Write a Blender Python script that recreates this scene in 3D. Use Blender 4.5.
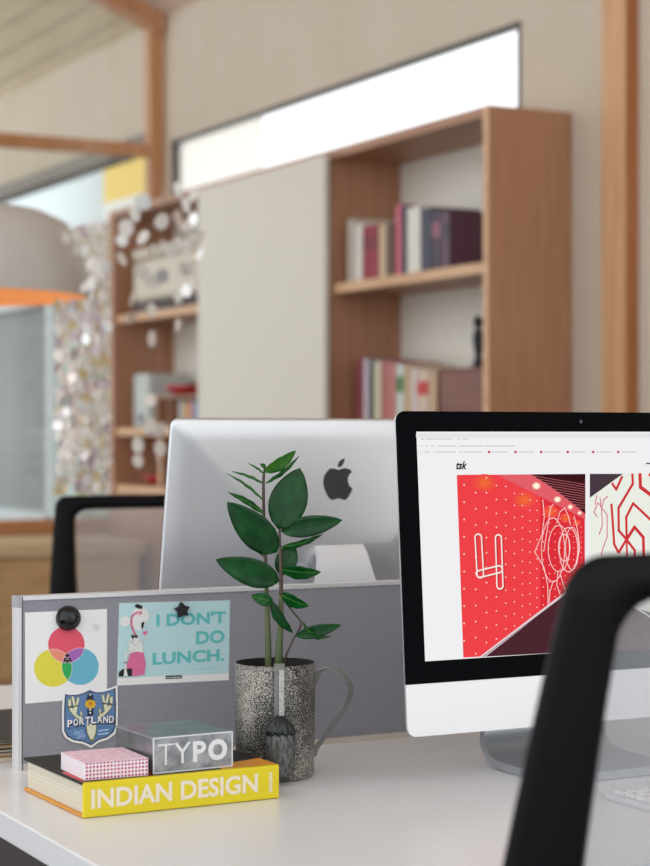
import bpy, bmesh, math, random
from mathutils import Vector, Matrix
random.seed(7)
SC = bpy.context.scene
COL = SC.collection
for o in list(bpy.data.objects): bpy.data.objects.remove(o)

# ------------------------------------------------------------ camera, world, exposure
TH = math.radians(27.7); S, C = math.sin(TH), math.cos(TH)
F = 1900.0; EYE = Vector((0, 0, 1.15))
cd = bpy.data.cameras.new('camera'); cam = bpy.data.objects.new('camera', cd); COL.objects.link(cam)
cam.location = EYE; cam.rotation_euler = (math.pi/2, 0, -TH)
cd.sensor_fit = 'VERTICAL'; cd.sensor_height = 32.0; cd.sensor_width = 24.0
cd.lens = F*32.0/866
cd.clip_start = .05; cd.clip_end = 200
cd.dof.use_dof = True; cd.dof.focus_distance = 2.3; cd.dof.aperture_fstop = 4.6
SC.camera = cam
w = bpy.data.worlds.new('sky'); SC.world = w; w.use_nodes = True
w.node_tree.nodes['Background'].inputs[0].default_value = (.955, .98, 1.0, 1)
w.node_tree.nodes['Background'].inputs[1].default_value = 1.43
SC.view_settings.view_transform = 'Standard'; SC.view_settings.look = 'None'
SC.view_settings.gamma = 1; SC.view_settings.exposure = .15
SC.view_settings.use_curve_mapping = False

# ------------------------------------------------------------ materials
def lin(c):
    return tuple((v/255/12.92 if v/255 <= .04045 else ((v/255+.055)/1.055)**2.4) for v in c)
_M = {}
def mat(name, rgb, rough=.5, metal=0., spec=.5, emit=0., coat=0., trans=0., bump=0., bscale=200.):
    if name in _M: return _M[name]
    m = bpy.data.materials.new(name); m.use_nodes = True; _M[name] = m
    nt = m.node_tree; b = nt.nodes['Principled BSDF']
    c = (*lin(rgb), 1)
    b.inputs['Base Color'].default_value = c
    b.inputs['Roughness'].default_value = rough; b.inputs['Metallic'].default_value = metal
    b.inputs['Specular IOR Level'].default_value = spec
    b.inputs['Coat Weight'].default_value = coat
    b.inputs['Transmission Weight'].default_value = trans
    if emit: b.inputs['Emission Color'].default_value = c; b.inputs['Emission Strength'].default_value = emit
    if bump:
        tc = nt.nodes.new('ShaderNodeTexCoord'); n = nt.nodes.new('ShaderNodeTexNoise'); n.inputs['Scale'].default_value = bscale
        bp = nt.nodes.new('ShaderNodeBump'); bp.inputs['Strength'].default_value = bump; bp.inputs['Distance'].default_value = .002
        nt.links.new(tc.outputs['Object'], n.inputs['Vector']); nt.links.new(n.outputs[0], bp.inputs['Height']); nt.links.new(bp.outputs[0], b.inputs['Normal'])
    return m
def noisy(name, c1, c2, scale=(1, 1, 1), nscale=20, lo=.35, hi=.65, rough=.6, metal=0., detail=4, spec=.5):
    m = mat(name, c1, rough, metal, spec); nt = m.node_tree; b = nt.nodes['Principled BSDF']
    if nt.nodes.get('Noise Texture'): return m
    tc = nt.nodes.new('ShaderNodeTexCoord'); mp = nt.nodes.new('ShaderNodeMapping'); mp.inputs['Scale'].default_value = scale
    n = nt.nodes.new('ShaderNodeTexNoise'); n.inputs['Scale'].default_value = nscale; n.inputs['Detail'].default_value = detail
    r = nt.nodes.new('ShaderNodeValToRGB')
    r.color_ramp.elements[0].position = lo; r.color_ramp.elements[0].color = (*lin(c1), 1)
    r.color_ramp.elements[1].position = hi; r.color_ramp.elements[1].color = (*lin(c2), 1)
    L = nt.links.new
    L(tc.outputs['Object'], mp.inputs['Vector']); L(mp.outputs[0], n.inputs['Vector']); L(n.outputs[0], r.inputs[0]); L(r.outputs[0], b.inputs['Base Color'])
    return m
def emis(name, rgb, k=1.0):
    m = _M.get(name)
    if m: return m
    m = bpy.data.materials.new(name); m.use_nodes = True; _M[name] = m
    nt = m.node_tree; nt.nodes.clear()
    e = nt.nodes.new('ShaderNodeEmission'); e.inputs[0].default_value = (*lin(rgb), 1); e.inputs[1].default_value = k*.9
    o = nt.nodes.new('ShaderNodeOutputMaterial'); nt.links.new(e.outputs[0], o.inputs[0])
    return m
def glassy(name, tint=(1, 1, 1), refl=.08, translucent=None):
    m = bpy.data.materials.new(name); m.use_nodes = True; nt = m.node_tree; nt.nodes.clear()
    t = nt.nodes.new('ShaderNodeBsdfTransparent'); t.inputs[0].default_value = (*tint, 1)
    g = nt.nodes.new('ShaderNodeBsdfGlossy'); g.inputs['Roughness'].default_value = .02
    if translucent:
        g = nt.nodes.new('ShaderNodeBsdfTranslucent'); g.inputs[0].default_value = (*translucent, 1)
    mx = nt.nodes.new('ShaderNodeMixShader'); mx.inputs[0].default_value = refl
    o = nt.nodes.new('ShaderNodeOutputMaterial')
    nt.links.new(t.outputs[0], mx.inputs[1]); nt.links.new(g.outputs[0], mx.inputs[2]); nt.links.new(mx.outputs[0], o.inputs[0])
    return m
def mesh_cloth(name, rgb, cover, pitch):
    m = bpy.data.materials.new(name); m.use_nodes = True; nt = m.node_tree; b = nt.nodes['Principled BSDF']
    b.inputs['Base Color'].default_value = (*lin(rgb), 1); b.inputs['Roughness'].default_value = .8
    tc = nt.nodes.new('ShaderNodeTexCoord'); sp = nt.nodes.new('ShaderNodeSeparateXYZ'); nt.links.new(tc.outputs['Object'], sp.inputs[0])
    outs = []
    for ax in (0, 2):
        a = nt.nodes.new('ShaderNodeMath'); a.operation = 'MULTIPLY'; a.inputs[1].default_value = 1/pitch
        f = nt.nodes.new('ShaderNodeMath'); f.operation = 'FRACT'
        l = nt.nodes.new('ShaderNodeMath'); l.operation = 'LESS_THAN'; l.inputs[1].default_value = 1-math.sqrt(1-cover)
        nt.links.new(sp.outputs[ax], a.inputs[0]); nt.links.new(a.outputs[0], f.inputs[0]); nt.links.new(f.outputs[0], l.inputs[0]); outs.append(l)
    mxm = nt.nodes.new('ShaderNodeMath'); mxm.operation = 'MAXIMUM'
    nt.links.new(outs[0].outputs[0], mxm.inputs[0]); nt.links.new(outs[1].outputs[0], mxm.inputs[1])
    nt.links.new(mxm.outputs[0], b.inputs['Alpha'])
    return m
def dotted(name, bg, fg, pitch, rad):
    m = mat(name, bg, .5); nt = m.node_tree; b = nt.nodes['Principled BSDF']
    tc = nt.nodes.new('ShaderNodeTexCoord')
    mp = nt.nodes.new('ShaderNodeVectorMath'); mp.operation = 'SCALE'; mp.inputs['Scale'].default_value = 1/pitch
    fr = nt.nodes.new('ShaderNodeVectorMath'); fr.operation = 'FRACTION'
    sb = nt.nodes.new('ShaderNodeVectorMath'); sb.operation = 'SUBTRACT'; sb.inputs[1].default_value = (.5, .5, .5)
    sp = nt.nodes.new('ShaderNodeSeparateXYZ'); cb = nt.nodes.new('ShaderNodeCombineXYZ')
    ln = nt.nodes.new('ShaderNodeVectorMath'); ln.operation = 'LENGTH'
    lt = nt.nodes.new('ShaderNodeMath'); lt.operation = 'LESS_THAN'; lt.inputs[1].default_value = rad
    mx = nt.nodes.new('ShaderNodeMix'); mx.data_type = 'RGBA'
    mx.inputs[6].default_value = (*lin(bg), 1); mx.inputs[7].default_value = (*lin(fg), 1)
    L = nt.links.new
    L(tc.outputs['Object'], mp.inputs[0]); L(mp.outputs[0], fr.inputs[0]); L(fr.outputs[0], sb.inputs[0]); L(sb.outputs[0], sp.inputs[0])
    L(sp.outputs[0], cb.inputs[0]); L(sp.outputs[2], cb.inputs[1]); L(cb.outputs[0], ln.inputs[0]); L(ln.outputs['Value'], lt.inputs[0])
    L(lt.outputs[0], mx.inputs[0]); L(mx.outputs[2], b.inputs['Base Color'])
    return m

WALL = noisy('wall_paint', (203, 190, 172), (206, 194, 177), nscale=3, rough=.9, spec=.2)
WOOD = noisy('walnut_veneer', (172, 123, 94), (186, 138, 106), (18, 18, 1.2), 3, rough=.45)
WOODH = noisy('walnut_shelf_veneer', (160, 112, 84), (178, 130, 98), (18, 1.2, 18), 3, rough=.45)
EDGE = noisy('oak_edge', (205, 160, 120), (222, 180, 140), (10, 1, 10), 3, rough=.5)
TRIM = noisy('cedar_trim', (182, 126, 82), (198, 144, 98), (14, 14, 1), 3, rough=.5)
CABW = noisy('light_oak', (196, 158, 108), (212, 175, 125), (2, 14, 14), 3, rough=.5)
WHITE = mat('desk_laminate', (228, 229, 231), .3)
WEDGE = mat('desk_edge_band', (222, 219, 214), .4)
ALU = mat('brushed_aluminium', (206, 208, 212), .36, .85)
ALUW = mat('satin_aluminium', (222, 222, 224), .42, .35)
BLK = mat('black_plastic', (11, 11, 15), .55, spec=.16)
CARPET = noisy('grey_carpet', (58, 58, 63), (74, 74, 79), nscale=300, rough=1)
FELT = noisy('grey_felt', (142, 142, 150), (150, 150, 158), nscale=420, rough=.95, spec=.1)
METG = mat('grey_metal', (110, 112, 116), .45, .6)

# ------------------------------------------------------------ rays used to measure the place
def ray(px, py):
    t = (px-325)/F
    return Vector((S+C*t, C-S*t, (433-py)/F))
def atD(px, py, D): return EYE + ray(px, py)*D
class Plane:
    def __init__(s, P, N, U):
        s.P = Vector(P); s.N = Vector(N).normalized(); s.U = Vector(U).normalized(); s.V = s.N.cross(s.U)
        if s.V.z < 0 and abs(s.V.z) > .01: s.V = -s.V
    def hit(s, px, py, off=0.):
        r = ray(px, py); k = (s.P-EYE).dot(s.N)/r.dot(s.N)
        return EYE + r*k + s.N*off

# ------------------------------------------------------------ mesh builder
class MB:
    def __init__(s): s.v = []; s.f = []; s.m = []; s.sm = []; s.mats = []
    def add(s, vs, fs, m, smooth=False):
        if m not in s.mats: s.mats.append(m)
        k = len(s.v); mi = s.mats.index(m)
        s.v += [Vector(v) for v in vs]
        for f in fs: s.f.append([k+i for i in f]); s.m.append(mi); s.sm.append(smooth)
        return s
    def box(s, lo, hi, m, bev=0., M=None, seg=2):
        bm = bmesh.new(); bmesh.ops.create_cube(bm, size=1)
        lo, hi = Vector(lo), Vector(hi); c = (lo+hi)/2; d = hi-lo
        for v in bm.verts: v.co = Vector((v.co.x*d.x, v.co.y*d.y, v.co.z*d.z))+c
        if bev: bmesh.ops.bevel(bm, geom=bm.edges[:], offset=bev, segments=seg, affect='EDGES', profile=.5)
        return s.bm(bm, m, M)
    def bm(s, bm, m, M=None, smooth=False):
        bm.verts.index_update()
        vs = [(M @ v.co) if M else v.co.copy() for v in bm.verts]
        s.add(vs, [[v.index for v in f.verts] for f in bm.faces], m, smooth); bm.free(); return s
    def lathe(s, prof, m, c=(0, 0, 0), n=40, caps=False, smooth=True):
        vs = []; fs = []; c = Vector(c); k = len(prof)
        for i in range(n):
            a = 2*math.pi*i/n
            for r, z in prof: vs.append(c+Vector((r*math.cos(a), r*math.sin(a), z)))
        for i in range(n):
            j = (i+1) % n
            for q in range(k-1): fs.append([i*k+q, j*k+q, j*k+q+1, i*k+q+1])
        s.add(vs, fs, m, smooth)
        if caps:
            s.add([vs[i*k] for i in range(n)], [list(range(n))[::-1]], m); s.add([vs[i*k+k-1] for i in range(n)], [list(range(n))], m)
        return s
    def tube(s, pts, r, m, n=10, closed=False, caps=True):
        pts = [Vector(p) for p in pts]; N = len(pts); rs = r if isinstance(r, (list, tuple)) else [r]*N
        vs = []; up = None
        for i, p in enumerate(pts):
            a = pts[(i-1) % N] if (i or closed) else p; b = pts[(i+1) % N] if (i < N-1 or closed) else p
            t = (b-a).normalized()
            if up is None: up = t.orthogonal().normalized()
            up = (up-t*up.dot(t)).normalized(); bi = t.cross(up)
            rr = rs[i]; ra, rb = rr if isinstance(rr, tuple) else (rr, rr)
            for k in range(n):
                a2 = 2*math.pi*k/n; vs.append(p+up*(ra*math.cos(a2))+bi*(rb*math.sin(a2)))
        fs = []
        for i in range(N if closed else N-1):
            j = (i+1) % N
            for k in range(n): fs.append([i*n+k, i*n+(k+1) % n, j*n+(k+1) % n, j*n+k])
        if caps and not closed: fs += [list(range(n))[::-1], [(N-1)*n+k for k in range(n)]]
        return s.add(vs, fs, m, True)
    def slab(s, pts, nrm, th, m):          # outline + thickness against the normal
        nrm = Vector(nrm).normalized(); pts = [Vector(p) for p in pts]; n = len(pts)
        a = sum((pts[i].cross(pts[(i+1) % n]) for i in range(n)), Vector())
        if a.dot(nrm) < 0: pts = pts[::-1]
        vs = pts+[p-nrm*th for p in pts]
        fs = [list(range(n)), list(range(n, 2*n))[::-1]]+[[i, i+n, (i+1) % n+n, (i+1) % n] for i in range(n)]
        return s.add(vs, fs, m)
    def face(s, pts, m): return s.add(pts, [list(range(len(pts)))], m)
    def stroke(s, pts, N, wid, m, closed=False):
        N = Vector(N); pts = [Vector(p) for p in pts]; n = len(pts)
        for i in range(n if closed else n-1):
            a, b = pts[i], pts[(i+1) % n]; d = (b-a)
            if d.length < 1e-7: continue
            d.normalize(); q = d.cross(N).normalized()*wid/2; e = d*wid*.3
            s.face([a-e-q, b+e-q, b+e+q, a-e+q], m)
        return s
    def text(s, body, P0, U, V, w_, h_, m, bold=0., shear=0., align=None):
        cu = bpy.data.curves.new('t', 'FONT'); cu.body = body; cu.offset = bold; cu.shear = shear; cu.resolution_u = 3
        ob = bpy.data.objects.new('t', cu); COL.objects.link(ob)
        dg = bpy.context.evaluated_depsgraph_get(); dg.update()
        me = bpy.data.meshes.new_from_object(ob.evaluated_get(dg))
        xs = [v.co.x for v in me.vertices]; ys = [v.co.y for v in me.vertices]
        x0, y0 = min(xs), min(ys); sx = w_/(max(xs)-x0); sy = h_/(max(ys)-y0)
        s.add([P0+U*((v.co.x-x0)*sx)+V*((v.co.y-y0)*sy) for v in me.vertices], [list(p.vertices) for p in me.polygons], m)
        bpy.data.objects.remove(ob); bpy.data.meshes.remove(me); bpy.data.curves.remove(cu); return s
    def build(s, name, parent=None, origin=None, world=False):
        M = None
        if world and parent is not None:
            M = (Matrix.Translation(parent.location) @ Matrix.Rotation(parent.rotation_euler.z, 4, 'Z')).inverted()
        o0 = Vector(origin) if origin is not None else Vector()
        me = bpy.data.meshes.new(name)
        me.from_pydata([(M @ v) if M else v-o0 for v in s.v], [], s.f)
        for m in s.mats: me.materials.append(m)
        me.polygons.foreach_set('material_index', s.m); me.polygons.foreach_set('use_smooth', s.sm); me.update()
        o = bpy.data.objects.new(name, me); COL.objects.link(o)
        if parent is not None: o.parent = parent
        elif origin is not None: o.location = o0
        return o
def tag(o, label=None, cat=None, group=None, kind=None):
    for k, v in (('label', label), ('category', cat), ('group', group), ('kind', kind)):
        if v: o[k] = v
    return o
def thing(name, label, cat, loc, rz=0., group=None):
    o = bpy.data.objects.new(name, None); COL.objects.link(o); o.location = loc; o.rotation_euler = (0, 0, rz)
    o.empty_display_size = .05
    return tag(o, label, cat, group)
def struct(name, mb, parent=None):
    o = mb.build(name, parent)
    if parent is None: o['kind'] = 'structure'
    return o
def dup(root):
    r = root.copy(); COL.objects.link(r)
    kids = [c for c in bpy.data.objects if c.parent == root]
    for ch in kids:
        c = ch.copy(); COL.objects.link(c); c.parent = r
        for g in [k for k in bpy.data.objects if k.parent == ch]:
            d = g.copy(); COL.objects.link(d); d.parent = c
    return r

# ------------------------------------------------------------ the setting
WX, BY = 3.672, 8.7245
struct('floor', MB().box((-3.2, -1.5, -.1), (WX+.2, 12.6, 0), CARPET))
GR = noisy('outdoor_paving', (150, 150, 145), (175, 172, 165), nscale=4, rough=.95)
struct('ground', MB().box((WX+.2, -1.5, -.2), (14, 22, -.1), GR))
wb = MB()
for a in (((WX, -.5, 0), (WX+.06, 9.2, 2.255)), ((WX, 9.2, 1.95), (WX+.06, 12.6, 2.255)), ((WX, 9.2, 0), (WX+.06, 12.6, .62)),
          ((WX, 12.2, .62), (WX+.06, 12.6, 1.95)), ((WX, -.5, 2.582), (WX+.06, 12.6, 3.4)), ((WX, -.5, 2.255), (WX+.06, 5.530, 2.582)),
          ((WX, 8.60, 2.255), (WX+.06, 8.80, 2.582))):
    wb.box(*a, WALL)
struct('wall_right', wb)
# sloping ceiling (planked), rises to the left
SL = .44
def ceil_slab(y0, y1, m):
    a = 3.2; x1, x0 = WX+.02, -3.2
    z1, z0 = a, a+SL*(x1-x0)
    return MB().slab([(x1, y0, z1), (x0, y0, z0), (x0, y1, z0), (x1, y1, z1)], (-SL, 0, -1), .15, m)
def planks(name, c, c2, line):
    m = noisy(name, c, c2, (14, 1, 1), 3, rough=.8); nt = m.node_tree; b = nt.nodes['Principled BSDF']
    wv = nt.nodes.new('ShaderNodeTexWave'); wv.inputs['Scale'].default_value = 2.2; wv.bands_direction = 'X'
    mp = nt.nodes['Mapping']; tc = nt.nodes['Texture Coordinate']; nt.links.new(tc.outputs['Object'], wv.inputs['Vector'])
    cr = nt.nodes.new('ShaderNodeValToRGB'); cr.color_ramp.elements[0].position = .0; cr.color_ramp.elements[0].color = (line, line, line, 1); cr.color_ramp.elements[1].position = .12; cr.color_ramp.elements[1].color = (1, 1, 1, 1)
    mx = nt.nodes.new('ShaderNodeMix'); mx.data_type = 'RGBA'; mx.blend_type = 'MULTIPLY'; mx.inputs[0].default_value = 1
    src = b.inputs['Base Color'].links[0].from_socket
    nt.links.new(wv.outputs[0], cr.inputs[0]); nt.links.new(src, mx.inputs[6]); nt.links.new(cr.outputs[0], mx.inputs[7]); nt.links.new(mx.outputs[2], b.inputs['Base Color'])
    return m
struct('ceiling', ceil_slab(-.5, BY, planks('ceiling_planks', (214, 188, 170), (222, 198, 180), .85)))
struct('ceiling', ceil_slab(BY, 12.6, planks('far_ceiling_planks', (205, 190, 158), (220, 206, 176), .72)))
# glazed timber screen between the rooms: post, tie beam, rafter, sill
t1 = MB().box((3.592, BY-.025, 0), (3.671, BY+.045, 3.26), TRIM, .004); struct('trim_1', t1)
struct('trim_2', MB().box((-3.0, BY-.02, 2.512), (3.592, BY+.03, 2.578), TRIM, .004))
x0, x1 = -3.2, 3.66; zz = lambda x: 3.2+SL*(WX-x)
struct('trim_3', MB().slab([(x1, BY-.06, zz(x1)+.02), (x0, BY-.06, zz(x0)+.02), (x0, BY-.06, zz(x0)-.085), (x1, BY-.06, zz(x1)-.085)], (0, -1, 0), .12, TRIM))
struct('trim_4', MB().box((-3.0, BY-.06, .66), (3.592, BY+.06, .735), TRIM, .006))
struct('wall_back', MB().box((-3.0, BY-.03, 0), (3.592, BY+.03, .66), WALL))
win = MB().box((-3.0, BY-.004, .735), (3.592, BY+.004, 2.505), glassy('screen_glass', (.97, .98, .97), .04))
struct('window_1', win)
# clerestory windows
cf = mat('window_frame_grey', (88, 84, 80), .5)
def clere(n, y0, y1, frosted=None):
    z0, z1 = 2.255, 2.582; t = .010
    f = MB().box((WX-.008, y0, z0), (WX+.045, y1, z0+t), cf).box((WX-.008, y0, z1-t), (WX+.045, y1, z1), cf).box((WX-.008, y0, z0), (WX+.045, y0+t, z1), cf).box((WX-.008, y1-t, z0), (WX+.045, y1, z1), cf)
    r = struct(n, f)
    MB().box((WX+.03, y0, z0), (WX+.036, (frosted or y1), z1), glassy('clear_glass', (1, 1, 1), .03)).build('pane', r)
    if frosted: MB().box((WX+.03, frosted, z0), (WX+.036, y1, z1), glassy('frosted_glass', (.96, .95, .93), .55, (.9, .88, .84))).build('frosted_pane', r)
    return r
clere('window_2', 5.530, 8.60, 7.66)
clere('window_3', 8.80, 12.4)
struct('trim_6', MB().box((WX-.05, 8.80, 2.583), (WX, 12.5, 2.655), mat('head_trim_grey', (128, 120, 112), .6), .004))
WF = mat('white_frame', (214, 222, 226), .5)
wf = MB()
for y in (9.2, 10.30, 12.13): wf.box((WX-.03, y, .62), (WX+.08, y+.075, 1.95), WF)
wf.box((WX-.03, 9.2, .62), (WX+.08, 12.2, .68), WF).box((WX-.03, 9.2, 1.89), (WX+.08, 12.2, 1.95), WF)
r = struct('window_4', wf)
MB().box((WX+.03, 9.2, .62), (WX+.036, 10.3, 1.95), glassy('garden_glass', (.95, 1, .97), .06)).build('pane', r)
bl = MB(); BLM = mat('grey_blind', (148, 152, 154), .8)
for k in range(26):
    z = .69+k*.047; bl.box((WX+.03, 10.375, z), (WX+.045, 12.13, z+.043), BLM)
bl.build('blind', r)
# timber door frame to the right of the bookcase
POST2 = noisy('cedar_post', (200, 150, 106), (214, 166, 122), (14, 14, 1), 3, rough=.5)
POST3 = noisy('cedar_post_shaded', (168, 104, 60), (180, 116, 70), (14, 14, 1), 3, rough=.5)  # same cedar, darkened to paint shade on the post's near side
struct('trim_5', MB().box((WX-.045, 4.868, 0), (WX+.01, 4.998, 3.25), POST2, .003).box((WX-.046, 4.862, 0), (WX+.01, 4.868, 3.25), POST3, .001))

# ------------------------------------------------------------ outside
o = MB().box((4.6, 11.1, 2.68), (4.72, 11.95, 3.4), mat('yellow_render', (255, 220, 90), .7)).box((4.6, 11.95, -.1), (4.72, 16.2, 3.4), mat('pale_render', (222, 234, 240), .8)).box((4.6, 11.1, -.1), (4.72, 11.95, 2.68), mat('white_render', (250, 250, 248), .8)).build('garden_wall', origin=(4.66, 13, -.1))
tag(o, 'pale garden wall with a yellow upper band seen through the high window', 'wall')
leafm = [mat('hedge_green', (120, 150, 70), .6), mat('hedge_gold', (205, 190, 100), .6), mat('hedge_blossom', (235, 215, 215), .6)]
hb = MB()
for i in range(1500):
    p = Vector((random.uniform(4.2, 4.5), random.uniform(8.8, 12.4), random.uniform(-.1, 1.9)))
    a = Vector((random.gauss(0, 1), random.gauss(0, 1), random.gauss(0, 1))).normalized()*.05; b = a.orthogonal().normalized()*.03
    hb.face([p-a, p-b, p+a, p+b], random.choice(leafm))
tag(hb.build('hedge', origin=(4.35, 10, -.1)), 'flowering garden hedge outside the far window', 'hedge', kind='stuff')

# ------------------------------------------------------------ bookcase wall unit
FX, Y0, Y1, ZT = 3.344, 5.222, 8.62, 2.218
bc = thing('bookcase', 'long walnut wall bookcase below the high window', 'bookcase', (FX, Y0, 0))
def bpart(name, lo, hi, m, edge=None, bev=.002):
    mb = MB().box(lo, hi, m, bev)
    if edge: mb.box(*edge, EDGE)
    return mb.build(name, bc, world=True)
bpart('side_panel', (FX, Y0, 0), (WX-.002, Y0+.032, ZT), WOOD, ((FX-.003, Y0, 0), (FX, Y0+.032, ZT)))
bpart('side_panel', (FX, Y1-.06, 0), (WX-.002, Y1, ZT), WOOD)
bpart('top_panel', (FX, Y0+.032, ZT-.035), (WX-.002, Y1-.06, ZT), WOODH)
bpart('divider', (FX+.012, 6.345, 0), (WX-.002, 6.375, ZT-.035), WOOD)
bpart('divider', (FX+.012, 7.50, 0), (WX-.002, 7.53, ZT-.035), WOOD)
for (a, b) in ((Y0+.032, 6.345), (7.53, Y1-.06)):
    bpart('shelf', (FX+.02, a, 1.678), (WX-.002, b, 1.710), WOODH, ((FX+.016, a, 1.676), (FX+.02, b, 1.712)))
    bpart('shelf', (FX+.02, a, 1.140), (WX-.002, b, 1.172), WOODH, ((FX+.016, a, 1.138), (FX+.02, b, 1.174)))
    bpart('shelf', (FX+.02, a, .87), (WX-.002, b, .90), WOODH, ((FX+.016, a, .868), (FX+.02, b, .902)))
bpart('shelf', (FX+.02, 6.375, .87), (WX-.002, 7.5, .90), WOODH)
bpart('divider', (FX+.03, 8.03, .90), (WX-.01, 8.05, 1.14), WOODH, ((FX+.026, 8.03, .90), (FX+.03, 8.06, 1.14)))
CREAM = mat('cream_door', (212, 204, 189), .3)
bpart('sliding_door', (FX-.022, 6.33, .1), (FX, 7.51, ZT-.02), CREAM)
bpart('back_panel', (WX-.012, Y0+.03, .1), (WX-.003, 8.56, ZT-.03), mat('white_back_panel', (232, 228, 218), .6))
bpart('plinth', (FX+.03, Y0+.05, 0), (WX-.01, Y1-.06, .1), WOOD)
for (a, b) in ((Y0+.034, 6.343), (7.532, Y1-.062)):
    d = bpart('cupboard_door', (FX+.005, a, .1), (FX+.022, (a+b)/2-.003, .865), WOOD)
    bpart('cupboard_door', (FX+.005, (a+b)/2+.003, .1), (FX+.022, b, .865), WOOD)

def book(y0, wd, z, h, dep, rgb, label, group, lean=0., x=FX+.06, band=None):
    cm = mat('cover_%d_%d_%d' % rgb, rgb, .5); pg = mat('book_pages', (226, 218, 200), .8)
    R_ = Matrix.Translation((x, y0, z)) @ Matrix.Rotation(lean, 4, 'X')
    r = bpy.data.objects.new('book', None); COL.objects.link(r); r.location = (x, y0, z)
    c = MB(); t = min(.004, wd*.15)
    c.box((0, 0, 0), (t, wd, h), cm, .001).box((0, 0, 0), (dep, t, h), cm).box((0, wd-t, 0), (dep, wd, h), cm)
    if band: c.box((-.0008, .001, h*.55), (0, wd-.001, h*.8), mat('band_%d_%d_%d' % band, band, .5))
    c.v = [Matrix.Rotation(lean, 3, 'X') @ v for v in c.v]
    p = MB().box((t, t, .004), (dep-.005, wd-t, h-.004), pg); p.v = [Matrix.Rotation(lean, 3, 'X') @ v for v in p.v]
    c.build('cover', r); p.build('pages', r)
    return tag(r, label, 'book', group)
def Yat(px, X):
    r_ = ray(px, 433); return r_[1]*X/r_[0]
top = [(467, 459, 206-198, (60, 50, 62), 'dark violet'), (459, 449, 8, (90, 62, 78), 'plum'), (449, 440, 8, (150, 92, 108), 'dusty pink'),
       (440, 433, 8, (70, 52, 74), 'purple'), (433, 424, 7, (48, 52, 70), 'navy')]
bx = FX+.06
def row(items, z, group, place):
    for (pr, pl, ytop, rgb, nm, band) in items:
        ya, yb = Yat(pr, bx), Yat(pl, bx); D = ray(0, 0) and (bx/ray((pr+pl)/2, 433)[0])
        h = 1.15+(433-ytop)*D/F-z
        book(ya+.0008, yb-ya-.0016, z, h, .20, rgb, '%s book %s' % (nm, place), group, band=band)
row([(450, 441, 211, (98, 66, 84), 'dusty plum', (60, 56, 70)),
     (441, 432, 210, (72, 50, 72), 'purple', (150, 90, 110)), (432, 421, 208, (50, 54, 74), 'navy', None), (421, 407, 207, (226, 222, 212), 'wide white', None),
     (407, 402, 206, (40, 50, 78), 'thin dark blue', None), (402, 395, 205, (198, 92, 110), 'tall rose pink', None),
     (393.5, 386, 223, (104, 72, 62), 'brown', None), (386, 379, 224, (214, 186, 150), 'tan', None), (379, 363, 225, (150, 26, 52), 'wide crimson', (120, 20, 44)),
     (363, 354, 224, (228, 220, 212), 'white', None), (354, 347, 219, (206, 196, 182), 'cream', None)], 1.7125, 'books on the upper shelf', 'upright on the upper right shelf')
row([(437, 429, 371, (206, 172, 138), 'pale tan', None), (429, 417, 370, (214, 190, 170), 'beige', (196, 28, 30)), (417, 411, 368, (226, 210, 208), 'off-white', None),
     (411, 404, 366, (204, 170, 128), 'sandy', None), (404, 396, 364, (206, 214, 206), 'pale green', (60, 120, 60)), (396, 387, 362, (192, 112, 106), 'salmon', None),
     (387, 381, 361, (184, 104, 100), 'brick pink', None), (381, 374, 361, (212, 202, 172), 'buff', None), (374, 369, 360, (60, 68, 68), 'charcoal', None),
     (369, 363.5, 359, (204, 192, 202), 'pale lilac', None), (363.5, 357, 358, (132, 36, 56), 'maroon', None)], 1.1745, 'books on the lower shelf', 'upright on the lower right shelf')
# shallow timber box beside the lower books
ya, yb = Y0+.06, Yat(438.5, bx)
tb = thing('storage_box', 'short brown wooden box beside the lower row of books', 'box', (bx+.1, (ya+yb)/2, 1.1745))
BR = noisy('brown_box', (126, 84, 74), (140, 96, 84), (10, 1, 10), 3, rough=.6)
q = MB(); L_, W_ = (yb-ya)/2-.002, .1
q.box((-W_, -L_, 0), (W_, L_, .01), BR).box((-W_, -L_, 0), (-W_+.012, L_, .185), BR, .002).box((W_-.012, -L_, 0), (W_, L_, .185), BR, .002).box((-W_, -L_, 0), (W_, -L_+.012, .185), BR, .002).box((-W_, L_-.012, 0), (W_, L_, .185), BR, .002)
q.build('body', tb); MB().box((-W_, -L_, .1855), (W_, L_, .197), BR, .003).build('lid', tb)
# small dark figurine on the box
g = MB().lathe([(0, 0), (.022, 0), (.02, .01), (.012, .03), (.018, .07), (.021, .10), (.012, .125), (.008, .13)], mat('dark_bronze', (40, 42, 50), .4, .5), n=16)
g.lathe([(0, .128), (.014, .135), (.018, .15), (.014, .165), (0, .172)], _M['dark_bronze'], n=16).box((-.004, -.035, .148), (.004, 0, .156), _M['dark_bronze'])
g.v = [v+Vector((FX+.075, 5.405, 1.372)) for v in g.v]
tag(g.build('figurine', origin=(FX+.075, 5.405, 1.372)), 'small dark figurine on the brown wooden box', 'figurine')
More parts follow.
